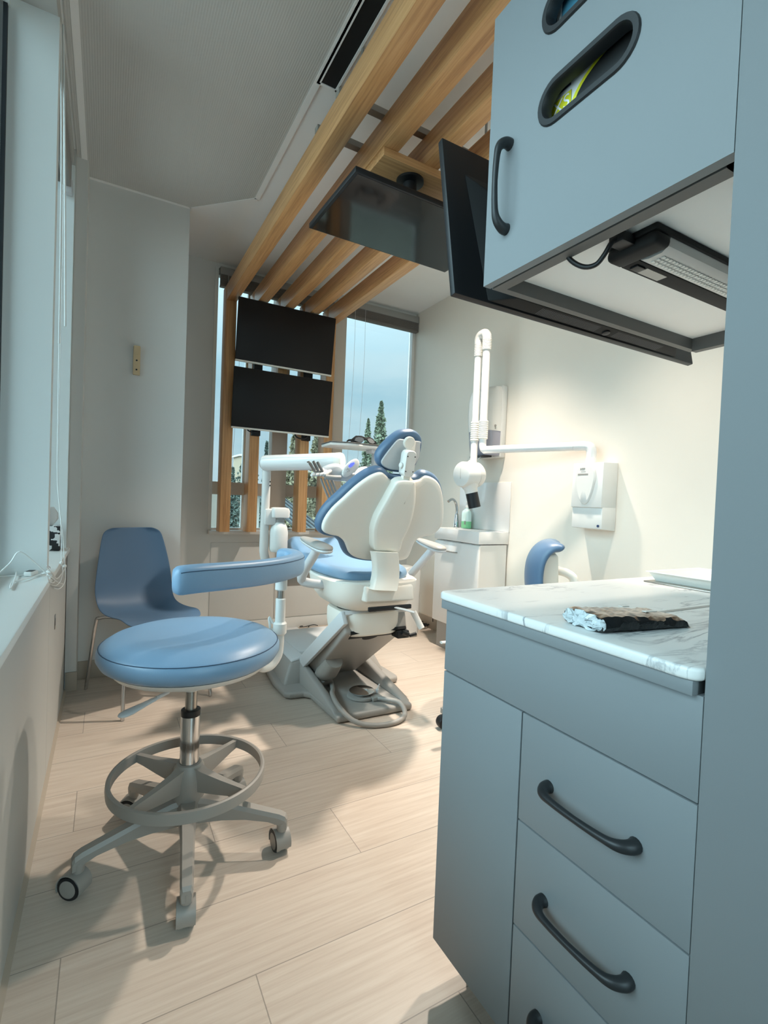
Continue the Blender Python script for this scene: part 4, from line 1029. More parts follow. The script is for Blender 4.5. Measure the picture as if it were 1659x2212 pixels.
q = MB(); q.tube([Ta+V((0, 0, .07)), Ta+V((0, 0, .095))+off*.05, Ta+V((0, 0, .118))+off*.3, Tb+V((0, 0, .112))-off*.2, Tb+V((0, 0, .085)), Tb+V((0, 0, .055))], [.032, .033, .033, .031, .03, .029], n=20, smooth=5); q.build('elbow_cap', M['white'], xr)
q = MB(); q.cyl(Tb-V((0, 0, .03)), (Tb.x, Tb.y, zb1), .0238, 22); q.build('scissor_arm', M['white_g'], xr)
bellows((Tb.x, Tb.y, zb0-.01), (Tb.x, Tb.y, zb1), .030).build('bellows', M['cream'], xr)
Hc_ = V((Tb.x-.07, Tb.y-.03, at(1000, 1027, X=Tb.x-.03).z))
q = MB(); q.cyl((Tb.x, Tb.y, zb0-.01), (Tb.x, Tb.y, Hc_.z+.07), .0245, 20); q.build('yoke', M['white_g'], xr)
hx = V((.985, .06, .02)).normalized()
q = MB(); q.lathe([(0, -.066), (.070, -.066), (.082, -.061), (.088, -.05), (.091, .04), (.091, .043)], Hc_, hx, n=44); q.lathe([(.0885, .043), (.0885, .046)], Hc_, hx, n=44, caps=False); q.lathe([(.0912, .046), (.089, .075), (.076, .10), (.04, .115), (0, .118)], Hc_, hx, n=44)
hdm = q.build('tube_head', M['white'], xr)
dn = V((.22, -.13, -1)).normalized()
q = MB(); q.lathe([(.064, .045), (.056, .085), (.046, .10), (.043, .128)], Hc_, dn); q.build('cone_collar', M['white'], hdm)
q = MB(); q.lathe([(.042, .122), (.042, .232), (.039, .233), (.037, .16), (0, .16)], Hc_, dn); q.build('cone', M['black'], hdm)
q = MB(); q.tube([Hc_+hx*-.0665+V((0, 0, .04)), Hc_+hx*-.0665, Hc_+hx*-.0665+V((0, 0, -.03))], .0012, n=6); q.build('index_line', M['grey_d'], hdm)

# ------------------------------------------------------------------ paper towel dispenser
td = thing('towel_dispenser', (2.44, 2.86, 1.46), 'white paper towel dispenser with grey see-through bottom behind the x-ray arm', 'dispenser')
y0, y1, x0 = 2.742, 2.99, 2.352
def dsec(z, x_, k=0): return [V((RX-.001, y0+k, z)), V((x_+.05, y0+k, z)), V((x_+.015, y0+.012+k, z)), V((x_, y0+.04+k, z)), V((x_-.004, (y0+y1)/2, z)), V((x_, y1-.04-k, z)), V((x_+.015, y1-.012-k, z)), V((x_+.05, y1-k, z)), V((RX-.001, y1-k, z))]
q = MB(); q.rings([dsec(1.655, x0+.012), dsec(1.75, x0+.002), dsec(1.88, x0+.004), dsec(1.95, x0+.022), dsec(1.972, x0+.05, .006), dsec(1.982, x0+.09, .015)]); q.build('cover', M['white'], td, ang=.8)
q = MB(); q.rings([dsec(1.478, x0+.045, .008), dsec(1.49, x0+.035, .004), dsec(1.56, x0+.022, .003), dsec(1.655, x0+.0135, .002)]); q.build('smoked_bottom', mat('smoked_plastic', '#9a9aa6', .2), td, ang=.8)
q = MB(); q.box(RX-.05, RX-.001, y0-.006, y1+.006, 1.465, 1.988, bev=.01); q.build('back_plate', M['white'], td)
q = MB(); q.lathe([(0, 0), (.008, 0), (.008, .004), (0, .004)], (2.43, y0-.001, 1.69), (0, -1, 0)); q.box(2.428, 2.432, y0-.004, y0, 1.665, 1.69); q.build('lock', M['grey_d'], td)
q = MB(); q.hexa([(2.36, 2.80, 1.462), (2.46, 2.80, 1.468), (2.46, 2.93, 1.468), (2.36, 2.93, 1.462), (2.365, 2.80, 1.475), (2.46, 2.80, 1.480), (2.46, 2.93, 1.480), (2.365, 2.93, 1.475)]); q.build('outlet', M['black'], td)
q = MB(); q.hexa([(2.30, 2.82, 1.40), (2.302, 2.82, 1.398), (2.302, 2.92, 1.398), (2.30, 2.92, 1.40), (2.38, 2.82, 1.470), (2.384, 2.82, 1.470), (2.384, 2.92, 1.470), (2.38, 2.92, 1.470)]); q.build('paper_sheet', M['white'], td)

# ------------------------------------------------------------------ sink vanity
sv = thing('sink_vanity', (2.40, 2.92, 0), 'small white sink vanity against the right wall below the towel dispenser', 'vanity')
VX, VY0, VY1, VZ = 2.262, 2.660, 3.19, .925
box('body', M['white'], VX+.016, RX-.014, VY0+.006, VY1-.006, .20, .832, parent=sv)
dd = box('door', M['white_g'], VX, VX+.016, VY0+.004, VY1-.004, .205, .826, parent=sv, bev=.0015)
q = MB(); q.box(VX-.012, VX, 2.90, 3.08, .752, .760, bev=.002); q.build('handle', M['grey'], dd)
q = MB(); q.prism([(VX-.006, y, z) for y, z in ((VY0, .838), (VY1, .838), (VY1, VZ), (VY0, VZ))], (.012, 0, 0), bev=.003)
q.box(VX, RX-.001, VY0, VY0+.02, .838, VZ, bev=.003); q.box(VX, RX-.001, VY1-.02, VY1, .838, VZ, bev=.003); q.box(2.44, RX-.002, VY0+.015, VY1-.015, .839, VZ-.001); q.box(VX+.002, 2.46, VY0+.01, VY1-.01, .839, .85)
q.build('basin', M['white_g'], sv)
q = MB(); q.box(VX+.03, VX+.08, VY0+.03, VY1-.03, .0, .20); q.box(RX-.10, RX-.013, VY0+.03, VY1-.03, .0, .20); q.build('plinth', M['grey'], sv)
q = MB(); q.box(RX-.008, RX-.0005, VY0-.002, VY1+.05, VZ, 1.285, bev=.001); tag(q.build('splash_panel', M['white_g']), 'glossy white splash panel on the wall above the sink', 'splashback')
fa = thing('faucet', (2.47, 3.05, VZ), 'chrome curved sensor faucet on the white sink', 'faucet')
fb = at(986, 1132, X=2.47); fy = fb.y
q = MB(); q.lathe([(.024, 0), (.024, .006), (.022, .008), (.015, .105), (.0125, .11)], (2.47, fy, VZ-.001)); q.tube([(2.47, fy, VZ+.105), (2.468, fy, VZ+.15), (2.452, fy, VZ+.20), (2.41, fy-.01, VZ+.225), (2.365, fy-.02, VZ+.205)], .0105, n=16, smooth=6); q.build('spout', M['chrome'], fa)
q = MB(); q.lathe([(0, 0), (.005, 0), (.005, .002), (0, .002)], (2.450, fy-.008, VZ+.025), (-.8, -.4, .05)); q.build('sensor', M['black'], fa)
sb = thing('soap_bottle', (2.46, 2.86, VZ), 'clear soap bottle with green liquid on the white sink', 'bottle')
bb_ = at(1007, 1136, X=2.475); by_ = bb_.y
def bring(w, d_, z): return [V((2.475+a, by_+b, z)) for a, b in rrect(d_, w, min(w, d_)*.3, 4)]
q = MB(); q.rings([bring(.075, .045, VZ), bring(.082, .050, VZ+.004), bring(.082, .050, VZ+.055)]); q.build('green_liquid', mat('green_soap', '#86d29a', .15, spec=.6), sb)
q = MB(); q.rings([bring(.0822, .0502, VZ+.055), bring(.082, .050, VZ+.115), bring(.07, .045, VZ+.135), bring(.03, .028, VZ+.148), bring(.028, .027, VZ+.16)]); q.build('bottle', mat('clear_bottle', '#d6ebe4', .12, spec=.6), sb)
q = MB(); q.box(2.449, 2.4505, by_-.022, by_-.006, VZ+.03, VZ+.058); q.build('label', M['grey_d'], sb)
q = MB(); q.lathe([(.016, .16), (.016, .175), (.006, .178), (.006, .20), (.012, .20), (.012, .212), (0, .212)], (2.475, by_, VZ)); q.build('pump', M['white'], sb)

# ------------------------------------------------------------------ white bin by the chair, cables on the floor
wb = thing('waste_bin', (2.12, 3.3, 0), 'slim white bin standing beyond the dental chair near the right wall', 'bin')
bc = at(*q4(1055, 1400), Y=3.42)
q = MB(); q.rings([[V((bc.x+a, 3.50+b, z)) for a, b in rrect(w, .20, .03, 4)] for w, z in ((.17, .02), (.18, .03), (.195, .50), (.195, .53), (.18, .56), (.12, .575))]); q.build('body', M['white'], wb)
q = MB(); q.rings([[V((bc.x+a, 3.50+b, z)) for a, b in rrect(.165, .19, .03, 4)] for z in (.0, .02)]); q.build('foot', M['grey_d'], wb)
fcx = at(915, 1342, Z=.012)
random.seed(5)
q = MB(); pts = []
c = at(918, 1352, Z=.012)
for i in range(26):
    a = i*.95; pts.append(c+V((.075*math.cos(a)*(1-.3*math.sin(i*1.7)), .06*math.sin(a*1.3), .008+.018*abs(math.sin(i*.8)))))
q.tube(pts, .004, n=8, smooth=5)
e1 = at(948, 1322, X=2.45)
q.tube([pts[-1], c+V((.04, -.06, .03)), c+(e1-c)*.6+V((0, 0, .01)), e1], .004, n=8, smooth=5)
tag(q.build('power_cable', M['blackm']), 'coiled black cable on the floor by the right baseboard', 'cable')
q = MB(); c = at(668, 1354, Z=.006); q.tube([c+V((.03*math.cos(i*1.1)-.012*i+.05, .02*math.sin(i*1.4), .004+.006*abs(math.sin(i)))) for i in range(12)], .0032, n=6, smooth=4); tag(q.build('short_cable', M['handle']), 'short dark cord on the floor below the window wall', 'cable')
q = MB(); c = at(640, 1359, Z=.0); q.box(c.x-.09, c.x+.02, c.y-.06, c.y+.05, .0, .008, bev=.003); tag(q.build('floor_plate', M['lgrey']), 'light grey cover plate on the floor by the window wall', 'cover plate')

# ------------------------------------------------------------------ assistant stool behind the worktop
as_ = thing('assistant_stool', (1.74, 1.92, 0), 'second blue stool, only its curved backrest showing above the worktop', 'stool')
ax_, ay_ = 1.74, 1.92
ST = Matrix.Translation((1.945, 1.80, 0)) @ Matrix.Rotation(math.radians(-44), 4, 'Z')   # backrest frame: faces -x, width along y
def sp3(x, y, z): return ST @ V((x, y, z))
q = MB(); loops = []
bkc = [(-.035, 0, .66), (-.048, 0, .72), (-.052, 0, .78), (-.046, 0, .84), (-.028, 0, .885), (.0, 0, .915), (.035, 0, .925), (.055, 0, .915)]
bk_pts, _ = spline([V(p) for p in bkc], 0, 4)
n = len(bk_pts)
for i, p in enumerate(bk_pts):
    d_ = (bk_pts[min(i+1, n-1)]-bk_pts[max(i-1, 0)]).normalized(); nn = V((-d_.z, 0, d_.x)); t = i/(n-1); k = min(1, (1-t)*7+.35, t*7+.5)
    loops.append([sp3(*(p+V((.045*(abs(a)**2), .17*a*k, 0))+nn*.030*b*min(1, k+.2))) for a, b in [(math.copysign(abs(math.cos(u))**.6, math.cos(u)), math.copysign(abs(math.sin(u))**.8, math.sin(u))) for u in [j*2*PI/24 for j in range(24)]]])
q.rings(loops); q.build('backrest', M['blue_d'], as_, ang=2)
q = MB(); q.hexa([sp3(*c) for c in ((-.03, -.15, .66), (.085, -.07, .66), (.085, .07, .66), (-.03, .15, .66), (.015, -.13, .885), (.075, -.06, .885), (.075, .06, .885), (.015, .13, .885))], bev=.015, seg=3); q.build('back_shell', M['cream'], as_)
q = MB(); q.tube([sp3(.075, 0, .80), sp3(.12, 0, .79), sp3(.155, 0, .765), sp3(.16, 0, .72), sp3(.155, 0, .55), sp3(.08, 0, .49), V((1.85, 1.88, .475)), V((ax_, ay_, .47))], .022, n=14, smooth=5); q.build('back_arm', M['cream'], as_)
lvp = at(953, 1388, Y=1.9)
q = MB(); q.tube([(ax_-.05, ay_, .47), (lvp.x+.10, 1.905, .462), (lvp.x+.05, 1.90, lvp.z), (lvp.x, 1.90, lvp.z)], [.006, .006, .012, .012], n=12, smooth=3, flat=(1, .5, (0, 0, 1))); q.build('height_lever', M['white'], as_)
q = MB(); q.lathe([(0, .48), (.17, .48), (.20, .495), (.205, .52), (.19, .54), (.1, .545), (0, .54)], (ax_, ay_, 0), n=40); q.build('seat', M['blue'], as_)
q = MB(); q.cyl((ax_, ay_, .10), (ax_, ay_, .48), .025, 20); q.build('column', M['chrome'], as_)
for k in range(5):
    A = math.radians(100+72*k); rd = V((math.cos(A), math.sin(A), 0)); td_ = V((-rd.y, rd.x, 0)); c = V((ax_, ay_, 0))
    q = MB(); q.rings([[c+rd*r_+td_*w+V((0, 0, z1)), c+rd*r_-td_*w+V((0, 0, z1)), c+rd*r_-td_*w+V((0, 0, z0)), c+rd*r_+td_*w+V((0, 0, z0))] for r_, w, z0, z1 in ((.02, .028, .09, .15), (.15, .02, .09, .125), (.27, .015, .075, .10))]); lg = q.build('leg', M['grey_d'], as_)
    q = MB(); q.lathe([(0, -.022), (.03, -.022), (.032, -.015), (.032, .015), (.03, .022), (0, .022)], c+rd*.26+V((0, 0, .032)), td_); q.lathe([(.008, .03), (.008, .08)], c+rd*.26); q.build('caster', M['black'], lg)

# ------------------------------------------------------------------ things on the worktop
WZ = .916
pk = thing('wrapped_pouch', (.82, .52, WZ), 'black and bronze foil pouch wrapped in clear film on the worktop', 'package')
fl_, fr_2 = at(1302, 1371, Z=WZ), at(1492, 1357, Z=WZ)
bl_ = at(1283, 1352, Z=WZ); ax1 = (fr_2-fl_); wv = (bl_-fl_); wv = V((-ax1.y, ax1.x, 0)).normalized()*.092
if wv.y < 0: wv = -wv
random.seed(11); loops = []
for i in range(26):
    t = i/25; p = fl_+ax1*t; h = .030*(1-.38*t)
    if t < .04: h *= .9
    if t > .93: h *= max(.35, (1-t)/.07*.65+.35)
    sec = []
    for u, v in ((.03, .10), (0, .35), (.02, .70), (.08, .93), (.20, 1.0), (.4, 1.02), (.6, 1.0), (.8, .98), (.92, .90), (.99, .65), (1.0, .35), (.97, .08), (.8, .0), (.5, 0), (.2, 0)):
        j = .0016 if v > .05 else 0
        sec.append(p+wv*u+V((random.uniform(-j, j), random.uniform(-j, j), h*v+random.uniform(-j, j)*(v > .2))))
    loops.append(sec)
def foil():
    m = bpy.data.materials.new('printed_foil'); m.use_nodes = True; nt, b, L = nodes(m); N = nt.nodes.new
    tc = N('ShaderNodeTexCoord'); n1 = N('ShaderNodeTexVoronoi'); n1.inputs['Scale'].default_value = 75; n1.distance = 'MANHATTAN'
    mp = N('ShaderNodeMapping'); mp.inputs['Scale'].default_value = (.5, 1.6, 1); mp.inputs['Rotation'].default_value = (0, 0, .2); L.new(tc.outputs['Object'], mp.inputs[0]); L.new(mp.outputs[0], n1.inputs['Vector'])
    n2 = N('ShaderNodeTexNoise'); n2.inputs['Scale'].default_value = 28; n2.inputs['Detail'].default_value = 5; L.new(mp.outputs[0], n2.inputs['Vector'])
    r = N('ShaderNodeValToRGB'); e = r.color_ramp.elements; e[0].position = .40; e[0].color = lin('#121110'); e[1].position = .62; e[1].color = lin('#86634b')
    k = e.new(.5); k.color = lin('#52392a'); k = e.new(.75); k.color = lin('#b49a86')
    mx = N('ShaderNodeMix'); mx.data_type = 'FLOAT'; mx.inputs[0].default_value = .35; L.new(n2.outputs['Fac'], mx.inputs[2]); L.new(n1.outputs['Distance'], mx.inputs[3])
    L.new(mx.outputs[0], r.inputs[0]); L.new(r.outputs[0], b.inputs['Base Color']); b.inputs['Roughness'].default_value = .3; b.inputs['Coat Weight'].default_value = .5
    return m
q = MB(); q.rings(loops); pb = q.build('pouch', foil(), pk, ang=.5); pb.data.materials.append(mat('black_pouch_side', '#1b1d1f', .18, bump=.6, bscale=120))
for pl_ in pb.data.polygons:
    if pl_.normal.z < .72: pl_.material_index = 1
q = MB(); up_ = V((0, 0, 1)); an = ax1.normalized()
loops = []
random.seed(4)
for t, k in ((-.035, .35), (-.032, .7), (-.012, .96), (.012, 1.02), (.022, 1.02)):
    p = fl_+ax1*t; sec = []
    for i in range(36):
        a = 2*PI*i/36; u = .5+.51*math.copysign(abs(math.cos(a))**.7, math.cos(a))*k; v = .5+.51*math.copysign(abs(math.sin(a))**.7, math.sin(a))*k
        j = .0032 if t < .0 else .0006
        sec.append(p+wv*u+up_*max(.0005, (.027*v)+random.uniform(-j, j))+an*random.uniform(-j, j))
    loops.append(sec)
q.rings(loops); q.build('gathered_film', mat('clear_film', '#c2ccd0', .2, spec=.9, bump=1.0, bscale=160, var=.35, vscale=120), pk, ang=.3)
q = MB(); k1, k2 = fl_+ax1*.62+wv*.30+up_*.0248, fl_+ax1*.58+wv*.78+up_*.0252
for c, w_ in ((k1, .026), (k2, .016)):
    q.prism([c, c+an*w_, c+an*w_+wv*.10, c+wv*.10], (0, 0, .0012))
q.build('white_sticker', M['white'], pk)
# paper tray with a napkin on a metal plate
tr2 = thing('paper_tray', (1.45, .80, WZ), 'shallow cream tray with a paper napkin at the right end of the worktop', 'tray')
tx0, tx1, ty0, ty1 = 1.385, 1.62, .655, .852
def trq(k, z): return [V((x, y, z)) for x, y in ((tx0-k, ty0-k), (tx1+k, ty0-k), (tx1+k, ty1+k), (tx0-k, ty1+k))]
q = MB(); q.rings([trq(0, WZ+.004), trq(.014, WZ+.028), trq(.020, WZ+.0285), trq(.020, WZ+.030), trq(.012, WZ+.030), trq(-.003, WZ+.007)]); q.build('tray_body', M['cream'], tr2, smooth=False)
q = MB(); q.rings([[V((tx0+.03+.2*u, ty0-.005+.14*v, WZ+.012+.022*math.sin(PI*u)*(1-.3*v))) for v in (0, .33, .66, 1)]+[V((tx0+.03+.2*u, ty0-.005+.14*v, WZ+.010+.022*math.sin(PI*u)*(1-.3*v))) for v in (1, .66, .33, 0)] for u in [i/10 for i in range(11)]]); q.build('napkin', M['white_g'], tr2)
q = MB(); q.box(tx0-.035, tx1+.03, ty0-.02, ty1+.015, WZ+.0003, WZ+.004, bev=.001); tag(q.build('metal_plate', M['steel']), 'thin grey metal plate under the cream tray on the worktop', 'plate')

# ------------------------------------------------------------------ left window: valance, cords, tissue box, cables
bl = thing('window_blind', (-.22, 2.7, 2.7), 'rolled-up grey blind at the top of the left window', 'blind')
box('valance', M['valance'], -.235, -.196, 2.26, 3.09, 2.66, 2.797, parent=bl, bev=.004)
box('slat_stack', M['blind'], -.262, -.238, 2.27, 3.08, 2.68, 2.797, parent=bl)
box('end_clip', M['lgrey'], -.238, -.190, 3.06, 3.10, 2.63, 2.70, parent=bl, bev=.003)
cords = [((136, 0), (140, 350), (141, 705), 2.34, .0035, 'clear blind wand hanging at the left window, right-hand one of two'), ((131, 0), (133, 350), (128, 742), 2.31, .0035, 'clear blind wand hanging at the left window, the longer of two'),
         ]
for a, m_, b, Yv, r_, lab in cords:
    q = MB(); q.tube([at(*a, Y=Yv), at(*m_, Y=Yv), at(*b, Y=Yv)], r_, n=8, smooth=6); q.build('wand', M['cord'], bl)
for k, (pts, lab) in enumerate(((((134, 0), (131, 500), (125, 900), (124, 1040), (131, 1120), (133, 1215)), 'thin blind cord at the left window ending in a clear bead'),
                              (((139, 0), (136, 500), (127, 900), (126, 1060), (135, 1150), (140, 1222)), 'thin blind cord looping down below the left sill'))):
    Yv = 2.40
    q = MB(); q.tube([at(*p, Y=Yv) for p in pts], .0014, n=6, smooth=6); c = q.build('cord', M['cord'], bl)
    e = at(*pts[-1], Y=Yv); q = MB(); q.lathe([(.002, .006), (.006, .004), (.007, -.004), (.004, -.008)], e); q.build('bead', M['white'], c)
    q = MB(); q.tube([e, e+V((.004, 0, -.03)), e+V((.002, -.02, -.065)), e+V((-.012, -.05, -.085)), e+V((-.028, -.09, -.075))], .0014, n=6, smooth=5); q.build('tail', M['cord'], c)
# far window blinds
for x0, x1, lab in ((.72, 1.70, 'dark raised blind above the posts at the wide window'), (1.805, 2.53, 'dark raised blind at the top of the bare window pane')):
    b3 = thing('window_blind', ((x0+x1)/2, FY-.03, 2.75), lab, 'blind')
    box('head_rail', M['valance'], x0, x1, FY-.055, FY-.005, 2.80, 2.858, parent=b3, bev=.003)
    q = MB()
    for i in range(9): q.box(x0+.005, x1-.005, FY-.052, FY-.008, 2.728+i*.008, 2.7335+i*.008)
    q.build('slat_stack', M['blind'], b3)['kind'] = 'stuff'
    box('bottom_rail', M['blind'], x0+.003, x1-.003, FY-.054, FY-.006, 2.712, 2.727, parent=b3, bev=.002)
    for xc in (x0+.06, x0+.16):
        q = MB(); q.tube([(xc, FY-.056, 2.80), (xc+.002, FY-.056, 2.2), (xc-.03, FY-.056, 1.30)], .0012, n=6, smooth=4); q.build('cord', M['cord'], b3)
# tissue box
tb = thing('tissue_box', (-.25, 2.98, .80), 'tissue box with black and white triangle pattern on the left sill', 'tissue box')
def tri_mat():
    m = bpy.data.materials.new('triangle_print'); m.use_nodes = True; nt, b, L = nodes(m); N = nt.nodes.new
    tc = N('ShaderNodeTexCoord'); v = N('ShaderNodeTexVoronoi'); v.inputs['Scale'].default_value = 34; v.distance = 'CHEBYCHEV'; L.new(tc.outputs['Object'], v.inputs['Vector'])
    sp = N('ShaderNodeSeparateColor'); L.new(v.outputs['Color'], sp.inputs[0])
    r = N('ShaderNodeValToRGB'); r.color_ramp.interpolation = 'CONSTANT'; e = r.color_ramp.elements; e[0].color = lin('#15161a'); e[1].position = .45; e[1].color = lin('#e6e8e8'); L.new(sp.outputs[0], r.inputs[0]); L.new(r.outputs[0], b.inputs['Base Color'])
    return m
q = MB(); q.box(-.315, -.20, 2.96, 3.075, .8005, .925, bev=.003); q.build('carton', tri_mat(), tb)
q = MB(); q.rings([[V((-.262+a*k+.01*s, 3.015+b*k, z)) for a, b in ((-.04, -.006), (0, -.018), (.04, -.004), (.045, .006), (0, .012), (-.04, .008))] for k, z, s in ((.6, .925, 0), (1.0, .96, .5), (.8, .99, 1.2), (.3, 1.02, 1.6))]); q.build('tissue', M['white_g'], tb)
# white cables in a tangle on the near sill
random.seed(21)
cb = thing('charging_cables', (-.22, 2.05, .80), 'tangle of white cables spilling over the left windowsill', 'cables')
def cp(x, y, z=.806): return at(x, y, Z=z)
def cx_(x, y): return at(x, y, X=-.163)
q = MB()
q.tube([cp(-30, 1262), cp(20, 1218, .86), cp(42, 1192, .90), cp(75, 1215, .86), cp(100, 1238, .82), cx_(112, 1248), cx_(125, 1258), cx_(137, 1262)], .0022, n=8, smooth=6); q.build('cable', M['cord'], cb)
q = MB()
q.tube([cp(-20, 1250), cp(8, 1232), cp(20, 1222, .83), cp(34, 1220, .82), cp(35, 1238, .81), cp(28, 1262), cp(22, 1272), cp(26, 1258), cp(50, 1252), cp(90, 1240), cx_(110, 1236), cx_(122, 1250), cx_(134, 1238), cx_(142, 1225)], .0024, n=8, smooth=6); q.build('cable', M['cord'], cb)
q = MB(); q.tube([cp(-20, 1246), cp(40, 1243), cp(88, 1239), cx_(108, 1228), cx_(100, 1222), cx_(112, 1240), cx_(118, 1256), cx_(108, 1258), cx_(103, 1240), cx_(118, 1238)], .0020, n=8, smooth=6); q.build('cable', M['cord'], cb)
ad = MB(); c = cp(72, 1241, .801); ad.box(-.012, .012, -.05, .05, 0, .016, bev=.003, mx=Matrix.Translation(c) @ Matrix.Rotation(-.25, 4, 'Z')); ad.build('inline_switch', M['cord'], cb)
ad = MB(); ad.box(-.010, .010, -.016, .016, .0162, .0175, mx=Matrix.Translation(c+V((-.006, -.022, 0))) @ Matrix.Rotation(-.25, 4, 'Z')); ad.build('dark_rocker', M['black'], cb)
q = MB(); q.box(-.1798, -.1775, 2.478, 2.508, .520, .580, bev=.001); o = tag(q.build('wall_plate', M['steel']), 'small steel plate on the panel below the left windowsill', 'wall plate')
q = MB(); q.box(-.1776, -.1770, 2.487, 2.499, .535, .565); q.build('slot', M['handle'], o)
# wooden hook on the column
hk = thing('coat_hook', (.14, 3.36, 1.9), 'small wooden coat hook on the grey column', 'hook')
q = MB(); q.box(.120, .158, 3.352, 3.370, 1.815, 1.985, bev=.003); q.hexa([(.122, 3.338, 1.955), (.156, 3.338, 1.955), (.156, 3.356, 1.93), (.122, 3.356, 1.93), (.122, 3.336, 1.985), (.156, 3.336, 1.985), (.156, 3.356, 1.985), (.122, 3.356, 1.985)], bev=.002); q.build('board', mat('light_wood', '#c9b18c', .5), hk)
q = MB()
for z in (1.90, 1.845): q.lathe([(0, 0), (.005, 0), (.005, .004), (0, .004)], (.139, 3.352, z), (0, -1, 0), n=12)
q.build('screw', M['handle'], hk)['kind'] = 'stuff'
# ------------------------------------------------------------------ outside the far window
GZ = -4.5
M['ground'] = mat('outdoor_ground', '#55554d', .9, var=.25, vscale=.6)
struct(MB().box(-80, 120, 4.8, 160, GZ-.2, GZ).build('ground', M['ground']))
leaf_a = mat('dull_green_leaves', '#525b49', .8, var=.35, vscale=1.5); leaf_b = mat('dark_conifer_green', '#3f4a44', .8, var=.3, vscale=1.5); leaf_c = mat('autumn_leaves', '#5f5a45', .8, var=.35, vscale=1.5)
bark = mat('tree_bark', '#5c5349', .9)
def tree(px, ytop, Yd, half_px, kind, label, m, seed, lean=0):
    random.seed(seed)
    topp = at(px, ytop, Y=Yd); x, y = topp.x, topp.y; H = topp.z-GZ; w = half_px/F_PX*Yd*1.1
    t = thing('tree', (x, y, GZ), label, 'tree', 'trees outside the far window')
    MB().tube([(x, y, GZ-.05), (x+.05, y, GZ+H*.4), (x, y, GZ+H*.9)], [.16, .11, .03], n=8).build('trunk', bark, t)
    t_ = bmesh.new(); n = 3600
    for i in range(n):
        u = random.random()
        if kind == 'poplar': h = u; r = w*(math.sin(PI*min(1, h*.9+.1))**.8)*(1.05-h*.55)
        elif kind == 'conifer': h = u**1.3; lay = (h*11) % 1; r = w*(1-h)*(1.1-.55*lay)+.03
        else: h = u; r = w*math.sqrt(max(0, 1-(2*h-1)**2))
        z0 = {'poplar': .10, 'conifer': .12, 'bush': .0}[kind]
        a = random.random()*2*PI; rr = r*(random.random()**.45)
        clump = .75+.35*math.sin(a*3+h*19)*math.sin(h*31+a)
        c = V((x+rr*clump*math.cos(a), y+rr*clump*math.sin(a), GZ+H*(z0+(1-z0)*h)))
        s = random.uniform(.09, .20)*(H/11)**.5
        d1 = V((random.gauss(0, 1), random.gauss(0, 1), random.gauss(0, 1))).normalized()*s; d2 = d1.cross(V((random.gauss(0, 1), random.gauss(0, 1), random.gauss(0, 1))).normalized()).normalized()*s*.7
        f = [t_.verts.new(c+d1), t_.verts.new(c+d2), t_.verts.new(c-d1), t_.verts.new(c-d2)]; t_.faces.new(f)
    mb = MB(); mb.bm.free(); mb.bm = t_; o = mb.build('foliage', m, t, smooth=False); o['kind'] = 'stuff'
    return t
for a in ((824, 868, 42, 40, 'poplar', 'tall thin poplar in the bare window pane above the dental headrest', leaf_a, 1),
          (796, 905, 58, 26, 'poplar', 'shorter poplar left of the tall one in the bare window pane', leaf_a, 2),
          (640, 915, 30, 40, 'poplar', 'leafy tree seen between the middle oak posts', leaf_c, 3),
          (686, 925, 34, 40, 'poplar', 'leafy tree seen left of the last oak post', leaf_c, 4),
          (577, 955, 38, 26, 'conifer', 'pointed conifer seen right of the second oak post', leaf_b, 5),
          (503, 1010, 40, 30, 'conifer', 'dark conifer clump low in the left window gap', leaf_b, 6),
          (535, 1000, 44, 34, 'bush', 'dark green round tree behind the white van', leaf_b, 7),
          (720, 1020, 36, 60, 'bush', 'pale bushy tree low behind the instrument arm', leaf_c, 8),
          (620, 1060, 27, 30, 'bush', 'low olive bush outside beside the white mullion', leaf_c, 10),
          (700, 1075, 20, 45, 'bush', 'low olive bush outside behind the last oak posts', leaf_c, 11),
          (655, 1040, 32, 40, 'bush', 'bushy growth below the transom by the white mullion', leaf_c, 9)):
    tree(*a)
def block(name, px0, px1, ytop, Yd, depth, m, label, roofm=None):
    a, b = at(px0, ytop, Y=Yd), at(px1, ytop, Y=Yd)
    t = thing(name, ((a.x+b.x)/2, Yd, GZ), label, 'building')
    MB().box(a.x, b.x, Yd, Yd+depth, GZ, a.z).build('wall', m, t)
    MB().box(a.x-.3, b.x+.3, Yd-.3, Yd+depth+.3, a.z, a.z+.35).build('roof', roofm or M['grey'], t)
    n = max(1, int((b.x-a.x)/2.6)); h = a.z-GZ
    for i in range(n):
        xc = a.x+(b.x-a.x)*(i+.5)/n
        for zz in [GZ+1.2+3*k for k in range(max(1, int(h//3.2)))]:
            MB().box(xc-.5, xc+.5, Yd-.04, Yd+.02, zz, zz+1.3).build('window', M['gasket'], t)
    return t
block('tower', 520, 534, 985, 95, 6, mat('tan_render', '#7d705e', .8), 'tan tower block far beyond the trees')
block('house', 470, 518, 1048, 48, 8, mat('grey_brown_wall', '#5c554c', .8), 'low grey-brown building outside the left window gap')
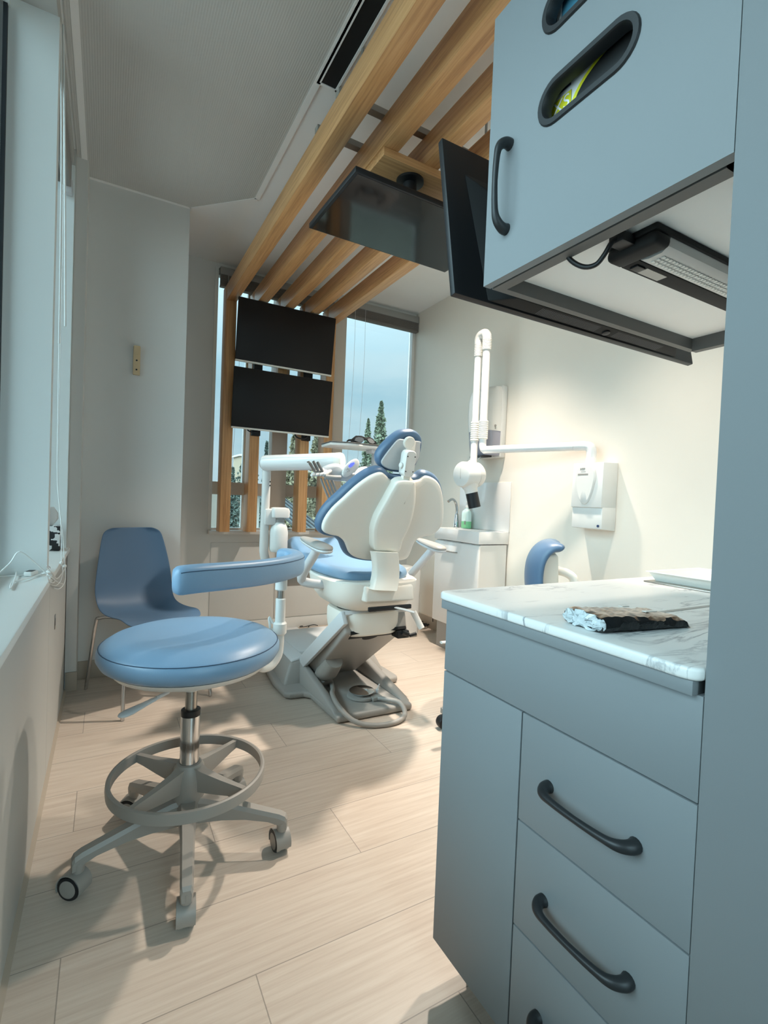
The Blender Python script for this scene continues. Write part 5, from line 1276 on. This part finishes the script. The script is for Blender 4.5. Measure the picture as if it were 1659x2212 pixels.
# white van parked in the street
vn = thing('van', (0, 0, GZ), 'white van parked outside the left window gap', 'van')
va = at(520, 1112, Y=24); vx = va.x
q = MB(); q.box(vx-.9, vx+.9, 23, 27, GZ+.35, GZ+2.1, bev=.12, seg=3); q.hexa([(vx-.9, 22, GZ+.35), (vx+.9, 22, GZ+.35), (vx+.9, 23.1, GZ+.35), (vx-.9, 23.1, GZ+.35), (vx-.85, 22.1, GZ+1.1), (vx+.85, 22.1, GZ+1.1), (vx+.85, 23.1, GZ+1.95), (vx-.85, 23.1, GZ+1.95)], bev=.06); q.build('body', M['white'], vn)
q = MB(); q.hexa([(vx-.8, 22.08, GZ+1.15), (vx+.8, 22.08, GZ+1.15), (vx+.8, 22.12, GZ+1.12), (vx-.8, 22.12, GZ+1.12), (vx-.76, 22.78, GZ+1.82), (vx+.76, 22.78, GZ+1.82), (vx+.76, 22.82, GZ+1.79), (vx-.76, 22.82, GZ+1.79)]); q.build('windscreen', M['screen'], vn)
for sx in (-.86, .86):
    for yy in (22.8, 26.1):
        q = MB(); q.lathe([(0, -.12), (.32, -.12), (.34, 0), (.32, .12), (0, .12)], (vx+sx, yy, GZ+.34), (1, 0, 0), n=20); q.build('wheel', M['blackm'], vn)
# glazed canopy
ga = thing('glass_canopy', (0, 0, GZ), 'sloping glass canopy roof outside the window right of the second post', 'canopy')
c0, c1 = at(560, 1062, Y=22), at(600, 1150, Y=16)
q = MB()
for i in range(5): q.box(c0.x-1+i*.7, c0.x-.97+i*.7, 0, .03, 0, .03) if False else None
x0, x1 = c0.x-.2, c0.x+.75
q.hexa([(x0, 16, c1.z), (x1, 16, c1.z), (x1, 22, c0.z-.04), (x0, 22, c0.z-.04), (x0, 16, c1.z+.04), (x1, 16, c1.z+.04), (x1, 22, c0.z), (x0, 22, c0.z)]); q.build('roof_panes', mat('canopy_glass', '#465054', .2), ga)
q = MB()
for i in range(6):
    x = x0+(x1-x0)*i/5; q.hexa([(x-.03, 16, c1.z+.04), (x+.03, 16, c1.z+.04), (x+.03, 22, c0.z), (x-.03, 22, c0.z), (x-.03, 16, c1.z+.1), (x+.03, 16, c1.z+.1), (x+.03, 22, c0.z+.06), (x-.03, 22, c0.z+.06)])
q.build('glazing_bars', M['gasket'], ga)
for x in (x0+.1, x1-.1):
    for y in (16.2, 21.8): MB().box(x-.06, x+.06, y-.06, y+.06, GZ, (c1.z if y < 20 else c0.z)-.02).build('post', M['grey_d'], ga)
